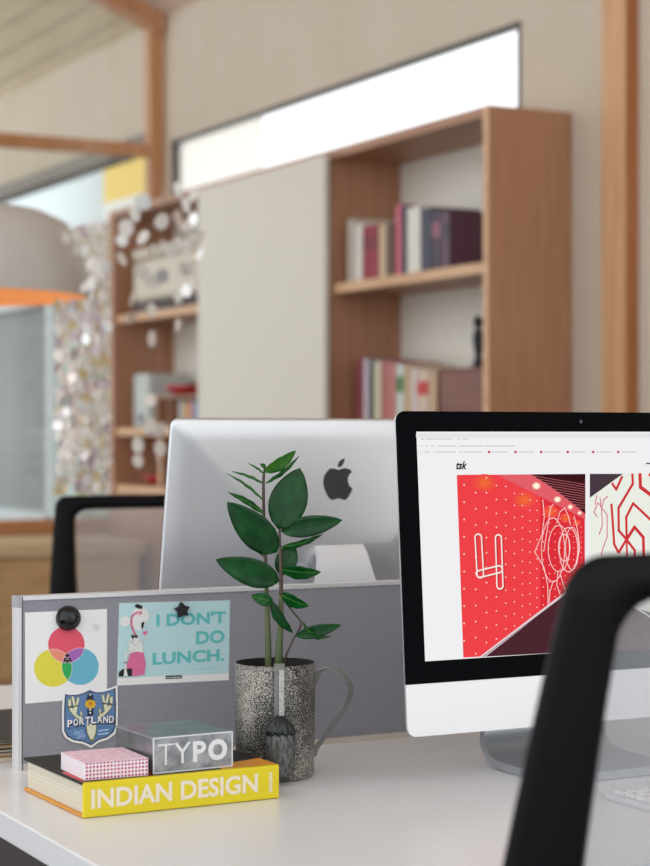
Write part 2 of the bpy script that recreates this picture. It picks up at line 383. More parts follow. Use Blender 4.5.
# left bay contents
pv = MB().box((3.40, 8.25, 1.1745), (3.60, 8.44, 1.43), mat('pale_file_box', (196, 204, 202), .5), .012, seg=3).box((3.396, 8.31, 1.20), (3.40, 8.38, 1.24), METG)
tag(pv.build('file_box', origin=(3.50, 8.34, 1.1745)), 'pale upright file box on the left end shelf beside the small walnut cube', 'file box')
pv = MB().box((3.39, 7.68, 1.7125), (3.62, 8.40, 1.765), mat('gap_shade', (60, 44, 40), .6), .004)  # dark slab added for the shade in the gap under the cream box
tag(pv.build('gap_slab', origin=(3.50, 8.04, 1.7125)), 'dark slab standing in for the shaded gap under the cream box, upper left shelf', 'box')
pv = thing('storage_box', 'long cream rounded box on the upper left shelf behind the shell mobile', 'box', (3.50, 8.04, 1.7655))
CB_ = mat('cream_box', (214, 204, 186), .5)
MB().box((-.11, -.37, 0), (.11, .39, .20), CB_, .03, seg=4).build('body', pv); MB().box((-.113, -.373, .202), (.113, .393, .255), CB_, .02, seg=3).build('lid', pv)
cu = thing('cube_shelf', 'small open walnut cube standing on the left end shelf', 'box', (3.50, 7.915, 1.1745))
q = MB()
for lo, hi in (((-.1, -.25, 0), (.1, .25, .012)), ((-.1, -.25, .134), (.1, .25, .146)), ((-.1, -.25, .012), (.1, -.236, .134)), ((-.1, .236, .012), (.1, .25, .134)), ((.088, -.236, .012), (.1, .236, .134))):
    q.box(lo, hi, WOODH, .001)
q.build('carcass', cu); MB().box((-.098, .10, .012), (.088, .112, .134), WOODH).build('divider', cu)
for i, (rgb, nm, h) in enumerate((((90, 140, 175), 'blue', .105), ((220, 150, 150), 'pink', .11), ((220, 170, 90), 'amber', .10), ((200, 205, 205), 'pale grey', .112))):
    book(7.75+i*.055, .05, 1.1870, h, .15, rgb, '%s book inside the small walnut cube' % nm, 'books in the small cube', x=3.43)
rb = MB().lathe([(0, 0), (.05, 0), (.09, .02), (.115, .045), (.105, .045), (.075, .02), (.0, .012)], mat('red_glaze', (196, 44, 54), .3), (3.49, 8.0, 1.3215), n=24)
tag(rb.build('bowl', origin=(3.49, 8.0, 1.3215)), 'red bowl on top of the small walnut cube', 'bowl')
rb = MB().lathe([(0, 0), (.05, 0), (.1, .03), (.115, .05), (.105, .05), (.08, .03), (.0, .014)], mat('red_glaze', (176, 40, 52), .3), (3.49, 8.25, .9025), n=24)
tag(rb.build('bowl', origin=(3.49, 8.25, .9025)), 'dark red bowl on the lowest left shelf, over the black chair', 'bowl')

# low cabinet under the glazed screen
lc = thing('low_cabinet', 'low light oak cabinet below the glazed screen', 'cabinet', (1.9, 8.35, 0))
MB().box((-1.3, -.27, 0), (1.38, .26, .60), CABW).build('body', lc)
MB().box((-1.32, -.31, .60), (1.40, .27, .665), noisy('oak_top', (206, 178, 140), (222, 196, 160), (2, 14, 14), 3), .008).build('worktop', lc)
for k in range(4):
    d = MB().box((-1.29+k*.667, -.29, .05), (-1.29+k*.667+.66, -.272, .592), CABW, .003).build('door', lc)
    MB().box((-1.29+k*.667+.60, -.305, .3), (-1.29+k*.667+.615, -.29, .42), METG, .002).build('handle', d)

# pendant lamp
PC = atD(-62, 297, 5.5)
pl = thing('pendant_lamp', 'large grey dome pendant lamp with orange lining', 'lamp', PC)
po = [(.434, 0), (.436, .03), (.432, .07), (.415, .145), (.372, .215), (.31, .245), (.18, .258), (.05, .262), (.0, .262)]
MB().lathe(po, mat('lamp_grey', (206, 202, 197), .45), n=64).build('shade', pl)
OR = mat('lamp_orange', (255, 190, 122), .5)
MB().lathe([(max(r-.006, 0), z-.004 if z > .05 else z) for r, z in po], OR, n=64).lathe([(.434, 0), (.428, 0)], OR, n=64).build('lining', pl)
MB().lathe([(.0, .05), (.03, .06), (.04, .09), (.03, .13), (.018, .16), (.018, .25)], mat('bulb', (255, 236, 205), .3, emit=14), n=20).build('bulb', pl)
zc = 3.2+SL*(WX-PC.x)-PC.z
MB().tube([(0, 0, .25), (0, 0, zc)], .004, BLK).build('cord', pl)
MB().lathe([(0, zc-.04), (.05, zc-.04), (.05, zc+.03)], BLK, n=20).build('ceiling_rose', pl)

# capiz shell mobiles
def capiz(name, rgb):
    m = mat(name, rgb, .2, coat=.5); nt = m.node_tree; b = nt.nodes['Principled BSDF']
    t = nt.nodes.new('ShaderNodeBsdfTranslucent'); t.inputs[0].default_value = (*lin(rgb), 1)
    mx = nt.nodes.new('ShaderNodeMixShader'); mx.inputs[0].default_value = .4; o = nt.nodes['Material Output']
    nt.links.new(b.outputs[0], mx.inputs[1]); nt.links.new(t.outputs[0], mx.inputs[2]); nt.links.new(mx.outputs[0], o.inputs[0]); return m
SH = [capiz('capiz_shell', (255, 253, 250)), capiz('capiz_gold', (236, 222, 180)), capiz('capiz_mauve', (232, 222, 228)), mat('capiz_mirror', (252, 252, 252), .35, .8)]
def disc(mb, p, r, m, yaw, tilt, sx=1.):
    n = Matrix.Rotation(yaw, 3, 'Z') @ Matrix.Rotation(tilt, 3, 'X')
    pts = [Vector(p)+n @ Vector((sx*r*math.cos(a), 0, r*math.sin(a))) for a in [2*math.pi*k/14 for k in range(14)]]
    mb.slab(pts, n @ Vector((0, -1, 0)), .0012, m)
def mobile(label, strands, D, loc_px, rad):
    c = atD(*loc_px, D); ztop = 3.2+SL*(WX-c.x)
    c.z = ztop-.12
    r = thing('shell_mobile', label, 'hanging mobile', (c.x, c.y, c.z))
    hoop = [(rad*math.cos(a), rad*math.sin(a), 0) for a in [2*math.pi*k/36 for k in range(36)]]
    MB().tube(hoop, .005, METG, closed=True).tube([(-rad, 0, 0), (rad, 0, 0)], .004, METG).tube([(0, -rad, 0), (0, rad, 0)], .004, METG).tube([(0, 0, 0), (0, 0, ztop-c.z-.005)], .003, METG).build('hoop', r)
    for (px, y_top, y_bot, gap, size, mix) in strands:
        dd = random.uniform(-.6, .6)*rad
        D2 = D+dd; p0 = atD(px, y_top, D2); p1 = atD(px, y_bot, D2)
        mb = MB().tube([(p0.x, p0.y, c.z), (p0.x, p0.y, p1.z-.01)], .0002, SH[0], 4)
        z = p0.z
        while z > p1.z:
            rr = size*random.uniform(.8, 1.15)
            disc(mb, (p0.x, p0.y, z), rr, random.choices(SH, mix)[0], random.uniform(0, 3.14), random.uniform(-.5, .5), random.uniform(.7, 1.))
            z -= gap*random.uniform(.9, 1.2)
        mb.build('strand', r, world=True)
st = []
for k in range(15):
    st.append((58+k*3.5, 262+random.uniform(-6, 10) if k > 9 else 305, 492, .030, .0165, (7, 2, 3, 2)))
for k in range(7): st.append((66+k*6.2, 228+abs(k-5)*2, 252 if k < 4 else 300, .045, .021, (5, 0, 1, 1)))
st += [(85, 250, 400, .09, .02, (6, 0, 0, 2))]
mobile('dense capiz shell mobile hanging beside the grey pendant lamp', st, 5.2, (85, 185, 5.2)[:2], .12)
st = []
for (px, a, b, g) in ((126, 228, 236, .2), (135, 214, 222, .2), (143, 202, 320, .10), (152, 250, 345, .085), (162, 196, 300, .075), (171, 250, 262, .2), (178, 190, 345, .075), (186, 205, 300, .06),
                      (193, 196, 300, .065), (200, 238, 262, .05), (122, 240, 262, .05), (132, 300, 330, .05), (138, 445, 480, .05), (160, 430, 470, .045), (150, 400, 440, .08)):
    st.append((px, a, b, g, .024, (7, 0, 0, 3)))
mobile('sparse capiz shell mobile hanging before the left bookcase bay', st, 5.6, (160, 176), .13)

# ------------------------------------------------------------ desks
def desk(name, label, x0, x1, y0, y1, gap):
    t = thing(name, label, 'desk', ((x0+x1)/2, (y0+y1)/2, 0), group=None)
    w2, d2 = (x1-x0)/2, (y1-y0)/2
    MB().box((-w2, -d2, .701), (w2, d2, .73), WHITE, .0015).build('desktop', t)
    for sx in (-1, 1):
        for sy in (-1, 1):
            x = sx*(w2-.22); y = sy*(d2-.09)
            MB().box((x-.025, y-.025, 0), (x+.025, y+.025, .66), WEDGE, .003).build('leg', t)
        MB().box((sx*(w2-.22)-.025, -d2+.05, .66), (sx*(w2-.22)+.025, d2-.05, .7), WEDGE, .003).build('rail', t)
    MB().box((-w2+.2, -.02, .64), (w2-.2, .02, .7), METG, .003).build('beam', t)
    return t
desk('desk', 'white desk in front of the grey divider panel', .661, 2.26, 1.50, 2.255, 0)
desk('desk', 'white desk behind the grey divider panel', .661, 2.26, 2.255, 3.05, 0)
# slotted cable cover between desktops
cc = MB().box((.664, 2.2555, .69), (2.25, 2.2685, .728), ALUW)
cc.box((.664, 2.3005, .69), (2.25, 2.3125, .728), ALUW)
for k in range(3): cc.box((.6645, 2.272+k*.009, .716), (.755, 2.2765+k*.009, .727), METG)
cc.box((.664, 2.2685, .69), (2.25, 2.3015, .70), METG)
tag(cc.build('cable_channel', origin=(1.4, 2.285, .69)), 'narrow slotted channel between the two white desktops', 'cable channel')

# divider panel
PX0, PX1, PY, PT = .7585, 2.20, 2.27, .9465
dv = thing('desk_divider', 'grey felt desk divider with pale metal edging', 'divider', (PX0, PY+.015, .7285))
MB().box((PX0+.008, PY, .738), (PX1-.008, PY+.016, PT-.005), FELT).build('felt_panel', dv, world=True)
mb = MB().box((PX0, PY-.002, .7285), (PX0+.0065, PY+.018, PT), ALUW, .001).box((PX1-.008, PY-.002, .7285), (PX1, PY+.018, PT), ALUW, .001)
mb.box((PX0+.008, PY-.002, PT-.005), (PX1-.008, PY+.018, PT), ALUW).box((PX0+.008, PY-.004, .7285), (PX1-.008, PY+.020, .738), mat('beige_rail', (200, 192, 180), .5))
mb.build('edging', dv, world=True)
mb = MB().box((PX0-.0005, PY-.0026, PT-.014), (PX0+.0068, PY+.0185, PT+.0005), mat('grey_cap', (168, 170, 174), .5), .001).build('corner_cap', dv, world=True)

# ------------------------------------------------------------ computers
def computer(label, loc, rz, tilt, screen):
    t = thing('desktop_computer', label, 'computer', loc, rz, None)
    W, H, z0, yf = .528, .3835, .0635, -.016
    T = Matrix.Translation((0, yf, z0)) @ Matrix.Rotation(-tilt, 4, 'X')   # panel frame: x across, z up, -y front
    def rr(w_, h_, r, n=7):
        pts = []
        for cx, cz, a0 in ((w_/2-r, h_-r, 0), (-w_/2+r, h_-r, 90), (-w_/2+r, r, 180), (w_/2-r, r, 270)):
            for k in range(n+1):
                a = math.radians(a0+90*k/n); pts.append((cx+r*math.cos(a), cz+r*math.sin(a)))
        return pts
    # casing: rings from the rim to a gently bulging back
    mb = MB(); rings = []
    prof = [(0, 0), (.0002, .0045), (.003, .0065), (.03, .0115), (.07, .019), (.11, .027), (.15, .034), (.178, .038)]
    base = rr(W, H, .012)
    for ins, d in prof:
        sx = (W/2-ins)/(W/2); sz = (H/2-ins)/(H/2)
        rings.append([T @ Vector((x*sx, d, H/2+(z-H/2)*sz)) for x, z in base])
    n = len(base); vs = [v for r_ in rings for v in r_]
    fs = [[i*n+k, i*n+(k+1) % n, (i+1)*n+(k+1) % n, (i+1)*n+k] for i in range(len(rings)-1) for k in range(n)]
    fs.append([(len(rings)-1)*n+k for k in range(n)])
    mb.add(vs, fs, mat('imac_aluminium', (222, 224, 227), .38, .75), True)
    cas = mb.build('casing', t)
    # chin and black bezel
    def front(pts, m, d, th, name):
        return MB().slab([T @ Vector((x, d, z)) for x, z in pts], T.to_3x3() @ Vector((0, -1, 0)), th, m).build(name, t)
    zc_ = .061; r_ = .012
    lowr = [p for p in rr(W, H, r_) if p[1] < H/2]; upr = [p for p in rr(W, H, r_) if p[1] > H/2]
    front([(W/2, zc_)]+[(-W/2, zc_)]+lowr, mat('chin_aluminium', (232, 232, 234), .35, .25), -.0005, .002, 'chin')
    front(upr+[(-W/2, zc_+.0004), (W/2, zc_+.0004)], mat('black_glass', (2, 3, 6), .12, spec=.03), -.0008, .002, 'bezel')
    # stand: bent aluminium sheet
    mb = MB(); SM = mat('stand_aluminium', (182, 187, 193), .28, .7) if screen else mat('lit_stand_aluminium', (228, 230, 232), .5, .2)  # far stand: paler copy of the aluminium, its brighter light painted in
    path = [(-.064, .006, .095), (-.03, .006, .095), (.02, .006, .095), (.055, .007, .095), (.078, .013, .094), (.092, .028, .093), (.095, .05, .090), (.0925, .08, .083), (.088, .13, .070), (.080, .18, .056), (.072, .22, .044), (.066, .242, .040), (.056, .252, .039), (.030, .256, .039)]
    th = .005; vs = []
    for i, (y, z, hw) in enumerate(path):
        a = Vector(path[max(i-1, 0)][:2]); b = Vector(path[min(i+1, len(path)-1)][:2]); d = (b-a).normalized(); nn = Vector((-d.y, d.x))
        for sx in (-1, 1):
            for q_ in (-1, 1): vs.append((sx*hw, y+nn.x*q_*th, z+nn.y*q_*th))
    fs = []
    for i in range(len(path)-1):
        a, b = i*4, (i+1)*4
        fs += [[a, b, b+2, a+2], [a+1, a+3, b+3, b+1], [a, a+1, b+1, b], [a+2, b+2, b+3, a+3]]
    fs += [[0, 2, 3, 1], [len(vs)-4, len(vs)-3, len(vs)-1, len(vs)-2]]
    mb.add(vs, fs, SM, True); st_ = mb.build('stand', t)
    bvm = st_.modifiers.new('edge', 'EDGE_SPLIT'); bvm.split_angle = math.radians(50)
    return t, T, cas, H
imA, TA, _, H = computer('silver all-in-one computer showing a red web page', (1.3835, 1.940, .73), 0, math.radians(4.3), True)
imB, TB, casB, _ = computer('silver all-in-one computer seen from behind, over the divider', (1.306, 2.50, .73), math.pi, math.radians(10.0), False)

# logo on the back of the far computer
MWB = Matrix.Translation(imB.location) @ Matrix.Rotation(math.pi, 4, 'Z') @ TB
bp = Plane(MWB @ Vector((0, .0385, .2)), MWB.to_3x3() @ Vector((0, 1, 0)), (1, 0, 0))
LM = mat('black_chrome', (104, 107, 112), .07, 1.0)
body = [(265, 198), (215, 198), (180, 235), (152, 280), (142, 350), (152, 410), (175, 465), (205, 520), (238, 542), (270, 532), (300, 520), (335, 530), (370, 542), (400, 525), (435, 470), (460, 415), (425, 390), (408, 345), (408, 300), (425, 262), (455, 235), (425, 205), (380, 195), (345, 202), (310, 215)]
lf = [(300, 185), (302, 155), (318, 122), (345, 98), (372, 88), (370, 120), (352, 158), (330, 180)]
mb = MB()
from mathutils.bvhtree import BVHTree
MC_ = Matrix.Translation(imB.location) @ Matrix.Rotation(math.pi, 4, 'Z')
bvh = BVHTree.FromPolygons([MC_ @ v.co for v in casB.data.vertices], [list(q_.vertices) for q_ in casB.data.polygons])
for pts in (body, lf):
    hits = [bvh.ray_cast(EYE, ray(310+x/10.83, 450+y/10.83).normalized())[0] for x, y in pts]
    mb.slab([h_+bp.N*.0008 for h_ in hits], bp.N, .0012, LM)
mb.build('logo', imB, world=True)

# screen of the near computer
MWA = Matrix.Translation(imA.location) @ TA
sp_ = Plane(MWA @ Vector((0, -.0030, .2)), MWA.to_3x3() @ Vector((0, -1, 0)), (1, 0, 0))
class Art:
    def __init__(s, plane): s.pl = plane; s.mb = MB(); s.k = 0
    def P(s, px, py): return s.pl.hit(px, py, s.k*.00006)
    def poly(s, pts, m):
        s.k += 1; p = [s.P(*q) for q in pts]; n = len(p)
        a = sum(((p[i]-p[0]).cross(p[(i+1) % n]-p[0]) for i in range(n)), Vector())
        if a.dot(s.pl.N) < 0: p = p[::-1]
        s.mb.face(p, m)
    def line(s, pts, wid, m, closed=False, up=True):
        if up: s.k += 1
        p = [s.P(*q) for q in pts]; sc = (s.pl.hit(pts[0][0], pts[0][1])-s.pl.hit(pts[0][0], pts[0][1]+1)).length
        s.mb.stroke(p, s.pl.N, wid*sc, m, closed)
    def ell(s, c, rx, ry, m=None, wid=None, n=28, a0=0, a1=360, up=True):
        pts = [(c[0]+rx*math.cos(math.radians(a0+(a1-a0)*k/n)), c[1]+ry*math.sin(math.radians(a0+(a1-a0)*k/n))) for k in range(n+(a1-a0 != 360))]
        if wid: s.line(pts, wid, m, a1-a0 == 360, up)
        else: s.poly(pts, m)
    def txt(s, body, bl_, tr, m, bold=0., shear=0.):
        s.k += 1; a, b = s.P(*bl_), s.P(*tr); d = b-a
        s.mb.text(body, a, s.pl.U, s.pl.V, d.dot(s.pl.U), d.dot(s.pl.V), m, bold, shear)
A = Art(sp_)
E_ = lambda n, c: emis('screen_'+n, c)
Wt = E_('white', (240, 239, 241))
lo_x, hi_x = -.238, .238; zt = H-.0246; zb = zt-.2715
A.mb.slab([MWA @ Vector((x, -.0030, z)) for x, z in ((lo_x, zb), (hi_x, zb), (hi_x, zt), (lo_x, zt))], sp_.N, .0005, Wt)
A.poly([(416, 433.6), (680, 433.6), (680, 437.5), (416, 437.5)], E_('tabbar', (228, 228, 231)))
gr = E_('text', (204, 204, 208)); gd = E_('dark', (70, 70, 78)); rd = E_('marker', (196, 60, 76))
for (y, segs) in ((439, [(421, 424), (426, 434), (436, 452), (458, 460), (463, 468)]), (446, [(420, 422), (426, 428), (432, 434), (438, 456), (459, 484), (485, 515)]),
                  (452, [(420, 421), (424, 430), (434, 435), (437, 455), (460, 462), (464, 482), (492, 508), (519, 534), (544, 560), (571, 585), (597, 611), (622, 636)])):
    for a, b in segs:
        x = a
        while x < b:
            e = min(x+random.uniform(1.4, 3.4), b); A.line([(x, y), (e, y)], 1.1, gr, up=False); x = e+.7
A.k += 1
for x in (489, 515.4, 541, 567.6, 593, 618): A.ell((x, 452), 1.4, 1.3, rd, n=10)
A.txt('tsk', (456, 469.5), (467, 461), E_('ink', (50, 44, 46)), .035, .35)
A.line([(646, 463.5), (660, 463.5)], 1.4, gd)
# first web photograph
RED = E_('red', (238, 66, 72)); DK = E_('floor', (74, 38, 46)); PK = E_('pinkceil', (226, 96, 106)); GL = E_('glow', (238, 88, 62)); GL2 = E_('glow2', (240, 104, 58)); DC = E_('darkceil', (58, 22, 28))
R2 = E_('red_deep', (222, 48, 58)); CR = E_('line', (252, 218, 214))
A.poly([(456.5, 475), (584.5, 474), (584.5, 651), (463, 657.5)], RED)
A.poly([(540, 497), (584.5, 519), (584.5, 578), (540, 613)], R2)
for c, s in (((483, 482), 1.), ((523, 498), 1.), ((548, 511), .8), ((563, 516), .6), ((574, 521), .5)):
    pass
for c, s in (((484, 483), 1.), ((524, 500), .95), ((550, 512), .7), ((565, 518), .5), ((576, 523), .35)):
    A.ell(c, 12*s, 9*s, E_('glow0', (239, 76, 68)), n=18); A.ell(c, 8.5*s, 6.5*s, GL, n=18); A.ell(c, 4.6*s, 4*s, GL2, n=14)
A.poly([(456.5, 475), (486, 474.6), (482, 474.9)], RED)
A.poly([(496, 474.7), (584.5, 474), (584.5, 519.5)], PK)
A.poly([(530, 474.5), (584.5, 474), (584.5, 514), (574, 505), (560, 494), (546, 484)], DC)
A.k += 1
for k in range(11):
    x = 533+k*4.2; y = 476+k*3.1
    A.line([(x, y), (584, y+(584-x)*.17)], .7, E_('slat', (170, 92, 98)), up=False)
for c, r_ in (((535.5, 486), 3.4), ((556.5, 499.5), 2.9), ((569.3, 507), 2.2), ((578.5, 513), 1.8)):
    A.ell(c, r_*1.3, r_*1.1, E_('halo', (244, 176, 160)), n=16); A.ell(c, r_*.85, r_*.8, E_('lamp', (255, 246, 220)), n=14)
A.poly([(478, 657), (563, 592.5), (584.5, 577), (584.5, 651)], DK)
A.poly([(478, 657), (563, 592.5), (584.5, 577), (584.5, 579), (564, 594.5), (484.5, 656.5)], E_('skirting', (226, 206, 210)))
A.line([(482, 656.7), (566, 593.5)], .6, gd)
A.k += 1
for row_ in range(-1, 12):
    for k in range(0, 26):
        x = 628-165*.93**k; y = 543+(485+row_*17.3-543)*.93**k+(4 if k % 2 else 0)*.93**k
        if x > 583 or y > 657-.76*(x-480)-3 or y < 477+.523*(x-496)+2 and x > 496 or y < 477: continue
        s = .92*.955**k
        A.k -= 1; A.ell((x, y), s, s*1.05, E_('dot', (255, 206, 200)), n=8)
def cp(x, y): return (450+x/4.33, 470+y/4.33)
def capsule(p, q, r, wid, m):
    (x0, y0), (x1, y1) = p, q; a = math.atan2(y1-y0, x1-x0); pts = []
    for k in range(11): t_ = a+math.pi/2+math.pi*k/10; pts.append((x0+r*math.cos(t_), y0+r*math.sin(t_)))
    for k in range(11): t_ = a-math.pi/2+math.pi*k/10; pts.append((x1+r*math.cos(t_), y1+r*math.sin(t_)))
    A.line([cp(*p_) for p_ in pts], wid, m, True)
sh = E_('shadow', (176, 40, 50)); NE = E_('neon', (255, 238, 230))
for p, q, r_ in (((117, 292), (126, 453), 14), ((204, 294), (211, 502), 13), ((124, 450), (206, 430), 15)):
    capsule((p[0]+5, p[1]+3), (q[0]+5, q[1]+3), r_, 1.6, sh)
for p, q, r_ in (((117, 292), (126, 453), 14), ((204, 294), (211, 502), 13), ((124, 450), (206, 430), 15)):
    capsule(p, q, r_, 1.5, NE)
for c, rx, ry in (((440, 346), 50, 138), ((465, 340), 46, 100), ((507, 345), 40, 96), ((488, 336), 25, 58), ((522, 340), 28, 92)):
    A.ell(cp(*c), rx/4.33, ry/4.33, CR, .8, n=36)
for pts in ([(360, 355), (392, 280), (402, 200), (395, 128)], [(360, 355), (400, 420), (416, 500), (418, 582)], [(400, 350), (415, 250), (430, 160), (440, 150)], [(455, 230), (470, 180), (490, 165), (505, 200), (515, 240)],
            [(440, 480), (425, 530), (422, 575)], [(460, 440), (455, 500), (470, 540)], [(535, 420), (555, 340), (545, 260), (530, 200)], [(470, 450), (490, 520), (495, 510)]):
    A.line([cp(*p) for p in pts], .8, CR)
# second web photograph
A.poly([(588, 474), (740, 473), (740, 640), (588, 650)], E_('pale', (234, 237, 228)))
A.poly([(588, 474), (621, 474), (588, 498)], E_('slate', (72, 58, 66)))
RL = E_('maze', (206, 52, 56)); RP = E_('maze_pink', (214, 84, 128))
def c5(x, y): return (500+x/4.33, 470+y/4.33)
for pts, w_ in (([(598, 20), (600, 75), (650, 112), (720, 150)], 3.2), ([(565, 20), (567, 60), (505, 165), (506, 262), (540, 302), (575, 348), (575, 385)], 2.3), ([(478, 60), (495, 85), (520, 30)], 2.2),
                ([(700, 260), (650, 222), (568, 145), (538, 205), (540, 300), (505, 358), (486, 322), (478, 200), (474, 150)], 2.2), ([(540, 300), (574, 248), (612, 292), (614, 400)], 2.8), ([(540, 300), (541, 372)], 1.8),
                ([(640, 20), (690, 60), (700, 200)], 3.), ([(650, 420), (680, 330), (740, 300)], 3.)):
    A.line([c5(*p) for p in pts], w_*1.25, RL)
for pts in ([(412, 205), (398, 182), (415, 143), (432, 160), (440, 130), (458, 115)], [(428, 370), (440, 330), (455, 290), (455, 195), (428, 160), (424, 120)], [(420, 280), (434, 240), (430, 160)], [(402, 150), (410, 110)]):
    A.line([c5(*p) for p in pts], 1.1, RP)
A.poly([(588, 606), (620, 604), (740, 640), (740, 650), (588, 650)], E_('rug', (96, 64, 60)))
A.line([(624, 602), (650, 618), (700, 640)], 1.5, Wt)
A.mb.build('screen', imA, world=True)
MB().lathe([(0, 0), (.0015, 0)], gd, n=10)
c_ = MB(); c_.slab([MWA @ Vector((.0025*math.cos(a), -.003, H-.012+.0025*math.sin(a))) for a in [k*math.pi/6 for k in range(12)]], sp_.N, .0005, mat('lens', (30, 36, 44), .1)); c_.build('camera_lens', imA, world=True)

# keyboard
kb = thing('keyboard', 'flat white keyboard in front of the computer showing a red web page', 'keyboard', (1.435, 1.722, .73), 0)
MB().box((-.14, -.057, 0), (.14, .057, .008), ALUW, .003).build('case', kb)
KM = mat('key_white', (238, 238, 240), .4)
kk = MB(); LG = mat('key_legend', (90, 90, 96), .6)
for r_ in range(5):
    for c in range(14):
        x = -.132+c*.019; y = -.05+r_*.0205
        kk.box((x, y, .008), (x+.0163, y+.0165, .0115), KM, .0008, seg=1).box((x+.006, y+.007, .0115), (x+.010, y+.011, .0116), LG)
tag(kk.build('keys', kb), kind='stuff')

# ------------------------------------------------------------ cards, sticker and magnets on the divider
fp = Plane((1, PY-.0006, .8), (0, -1, 0), (1, 0, 0))
def art_on(plane): a = Art(plane); return a
P_ = lambda n, c: mat('print_'+n, c, .55)
a = Art(fp); wht = P_('white', (240, 240, 240))
def cardslab(a, pts, m, th=.0004): a.mb.slab([a.pl.hit(x, y) for x, y in pts], a.pl.N, th, m)
cardslab(a, [(25, 612.6), (107, 609), (107, 697), (25.2, 703.8)], wht)
def c2(x, y): return (10+x/5.09, 590+y/5.09)
def circ(c, r, n=40): return [(c[0]+r*math.cos(2*math.pi*k/n), c[1]+r*math.sin(2*math.pi*k/n)) for k in range(n)]
def clip(sub, cl):
    def area(p): return sum(p[i][0]*p[(i+1) % len(p)][1]-p[(i+1) % len(p)][0]*p[i][1] for i in range(len(p)))
    if area(cl) < 0: cl = cl[::-1]
    out = sub
    for i in range(len(cl)):
        A0, B0 = cl[i], cl[(i+1) % len(cl)]; inp, out = out, []
        f = lambda p: (B0[0]-A0[0])*(p[1]-A0[1])-(B0[1]-A0[1])*(p[0]-A0[0])
        for j in range(len(inp)):
            p, q = inp[j], inp[(j+1) % len(inp)]; fp_, fq = f(p), f(q)
            if fp_ >= 0: out.append(p)
            if (fp_ >= 0) != (fq >= 0): t_ = fp_/(fp_-fq); out.append((p[0]+t_*(q[0]-p[0]), p[1]+t_*(q[1]-p[1])))
    return out
Rc, Yc, Bc = circ(c2(287, 278), 18.3), circ(c2(219, 397), 18.9), circ(c2(357, 389), 18.5)
a.poly(Rc, P_('red', (232, 84, 106))); a.poly(Yc, P_('yellow', (226, 218, 70))); a.poly(Bc, P_('blue', (104, 182, 206)))
a.poly(clip(Rc, Yc), P_('orange', (240, 146, 120))); a.poly(clip(Rc, Bc), P_('purple', (168, 100, 184))); a.poly(clip(Yc, Bc), P_('green', (30, 172, 84)))
oc = P_('outline', (250, 226, 220))
for q in (clip(Rc, Yc), clip(Rc, Bc), clip(Yc, Bc)): a.line(q, .45, oc, True)
bk = P_('black', (24, 24, 28))
ctr = clip(clip(Rc, Yc), Bc)
a.poly(ctr, P_('lilac', (200, 150, 190)))
a.ell(c2(291, 333), 2.1, 1.7, bk, n=14); a.poly([c2(275, 345), c2(308, 345), c2(314, 368), c2(300, 362), c2(291, 374), c2(282, 362), c2(270, 370)], bk)
a.ell(c2(287, 352), .5, .5, wht, n=8); a.ell(c2(296, 352), .5, .5, wht, n=8)
gy = P_('grey', (150, 150, 155))
for y in (180, 192, 204): a.line([c2(418+(y-180)*.3, y), c2(452, y-2)], .5, gy)
tag(a.mb.build('postcard', origin=fp.hit(66, 656)), 'white card with three overlapping coloured circles on the grey divider', 'card', 'cards pinned to the divider')
# black round magnet
mc = fp.hit(67.5, 618)
mg = MB().lathe([(0, .0148), (.006, .0145), (.011, .0125), (.0148, .008), (.0158, .003), (.0158, 0)], mat('black_gloss', (14, 14, 16), .12), n=32).lathe([(.0075, .0138), (.0085, .0152), (.0095, .0134)], _M['black_gloss'], n=32)
mg.v = [Vector((v.x, -v.z, v.y))+mc+Vector((0, -.0008, 0)) for v in mg.v]
mg.f = [f for f in mg.f]
tag(mg.build('magnet', origin=mc), 'round glossy black magnet holding the card of coloured circles', 'magnet')
# lunch card
a = Art(fp)
cardslab(a, [(119.3, 603.2), (230, 600.3), (228.8, 680.2), (117, 685.6)], wht)
aq = P_('aqua', (190, 224, 229)); te = P_('teal', (98, 194, 194))
a.poly([(119.3, 603.4), (229.9, 600.5), (228.9, 673.3), (117.4, 678)], aq)
def c3(x, y): return (110+x/4.56, 590+y/4.56)
a.txt("I DON'T", c3(211, 168), c3(528, 94), te, .036)
a.txt('DO', c3(392, 249), c3(523, 181), te, .036)
a.txt('LUNCH.', c3(194, 343), c3(522, 267), te, .036)
a.line([c3(372, 362), c3(510, 354)], .5, P_('teal_pale', (150, 205, 208)))
a.poly([c3(253, 391), c3(328, 388), c3(328, 403), c3(253, 406)], bk)
for k in range(6): a.line([c3(259+k*11, 399-k*.4), c3(266+k*11, 398.6-k*.4)], .8, wht)
def cb(x, y): return (115+x/9.62, 600+y/9.62)
pw = P_('offwhite', (232, 234, 232)); pkk = P_('pink', (226, 112, 160)); pk2 = P_('pale_pink', (240, 180, 192)); pd = P_('dark_teal', (20, 44, 48))
a.ell(cb(95, 205), 5.4, 5.2, pw, n=18); a.ell(cb(240, 150), 9.0, 8.5, pw, n=22); a.ell(cb(225, 210), 7.0, 9, pw, n=20)
a.line([cb(*p) for p in ((250, 112), (210, 120), (165, 150), (155, 210), (165, 270), (190, 330), (205, 350))], 2.4, pk2)
a.line([cb(*p) for p in ((240, 112), (200, 122), (160, 155), (150, 210), (160, 270), (185, 325))], 1.2, pkk)
a.ell(cb(235, 125), 2.8, 2.2, pk2, n=14); a.ell(cb(240, 122), .8, .8, bk, n=8)
a.poly([cb(250, 220), cb(280, 205), cb(275, 245), cb(258, 285), cb(248, 255)], pd)
a.poly([cb(185, 50), cb(215, 36), cb(262, 58), cb(258, 86), cb(225, 84), cb(195, 70)], bk)
a.poly([cb(130, 380), cb(180, 350), cb(250, 380), cb(275, 520), cb(120, 520)], pw)
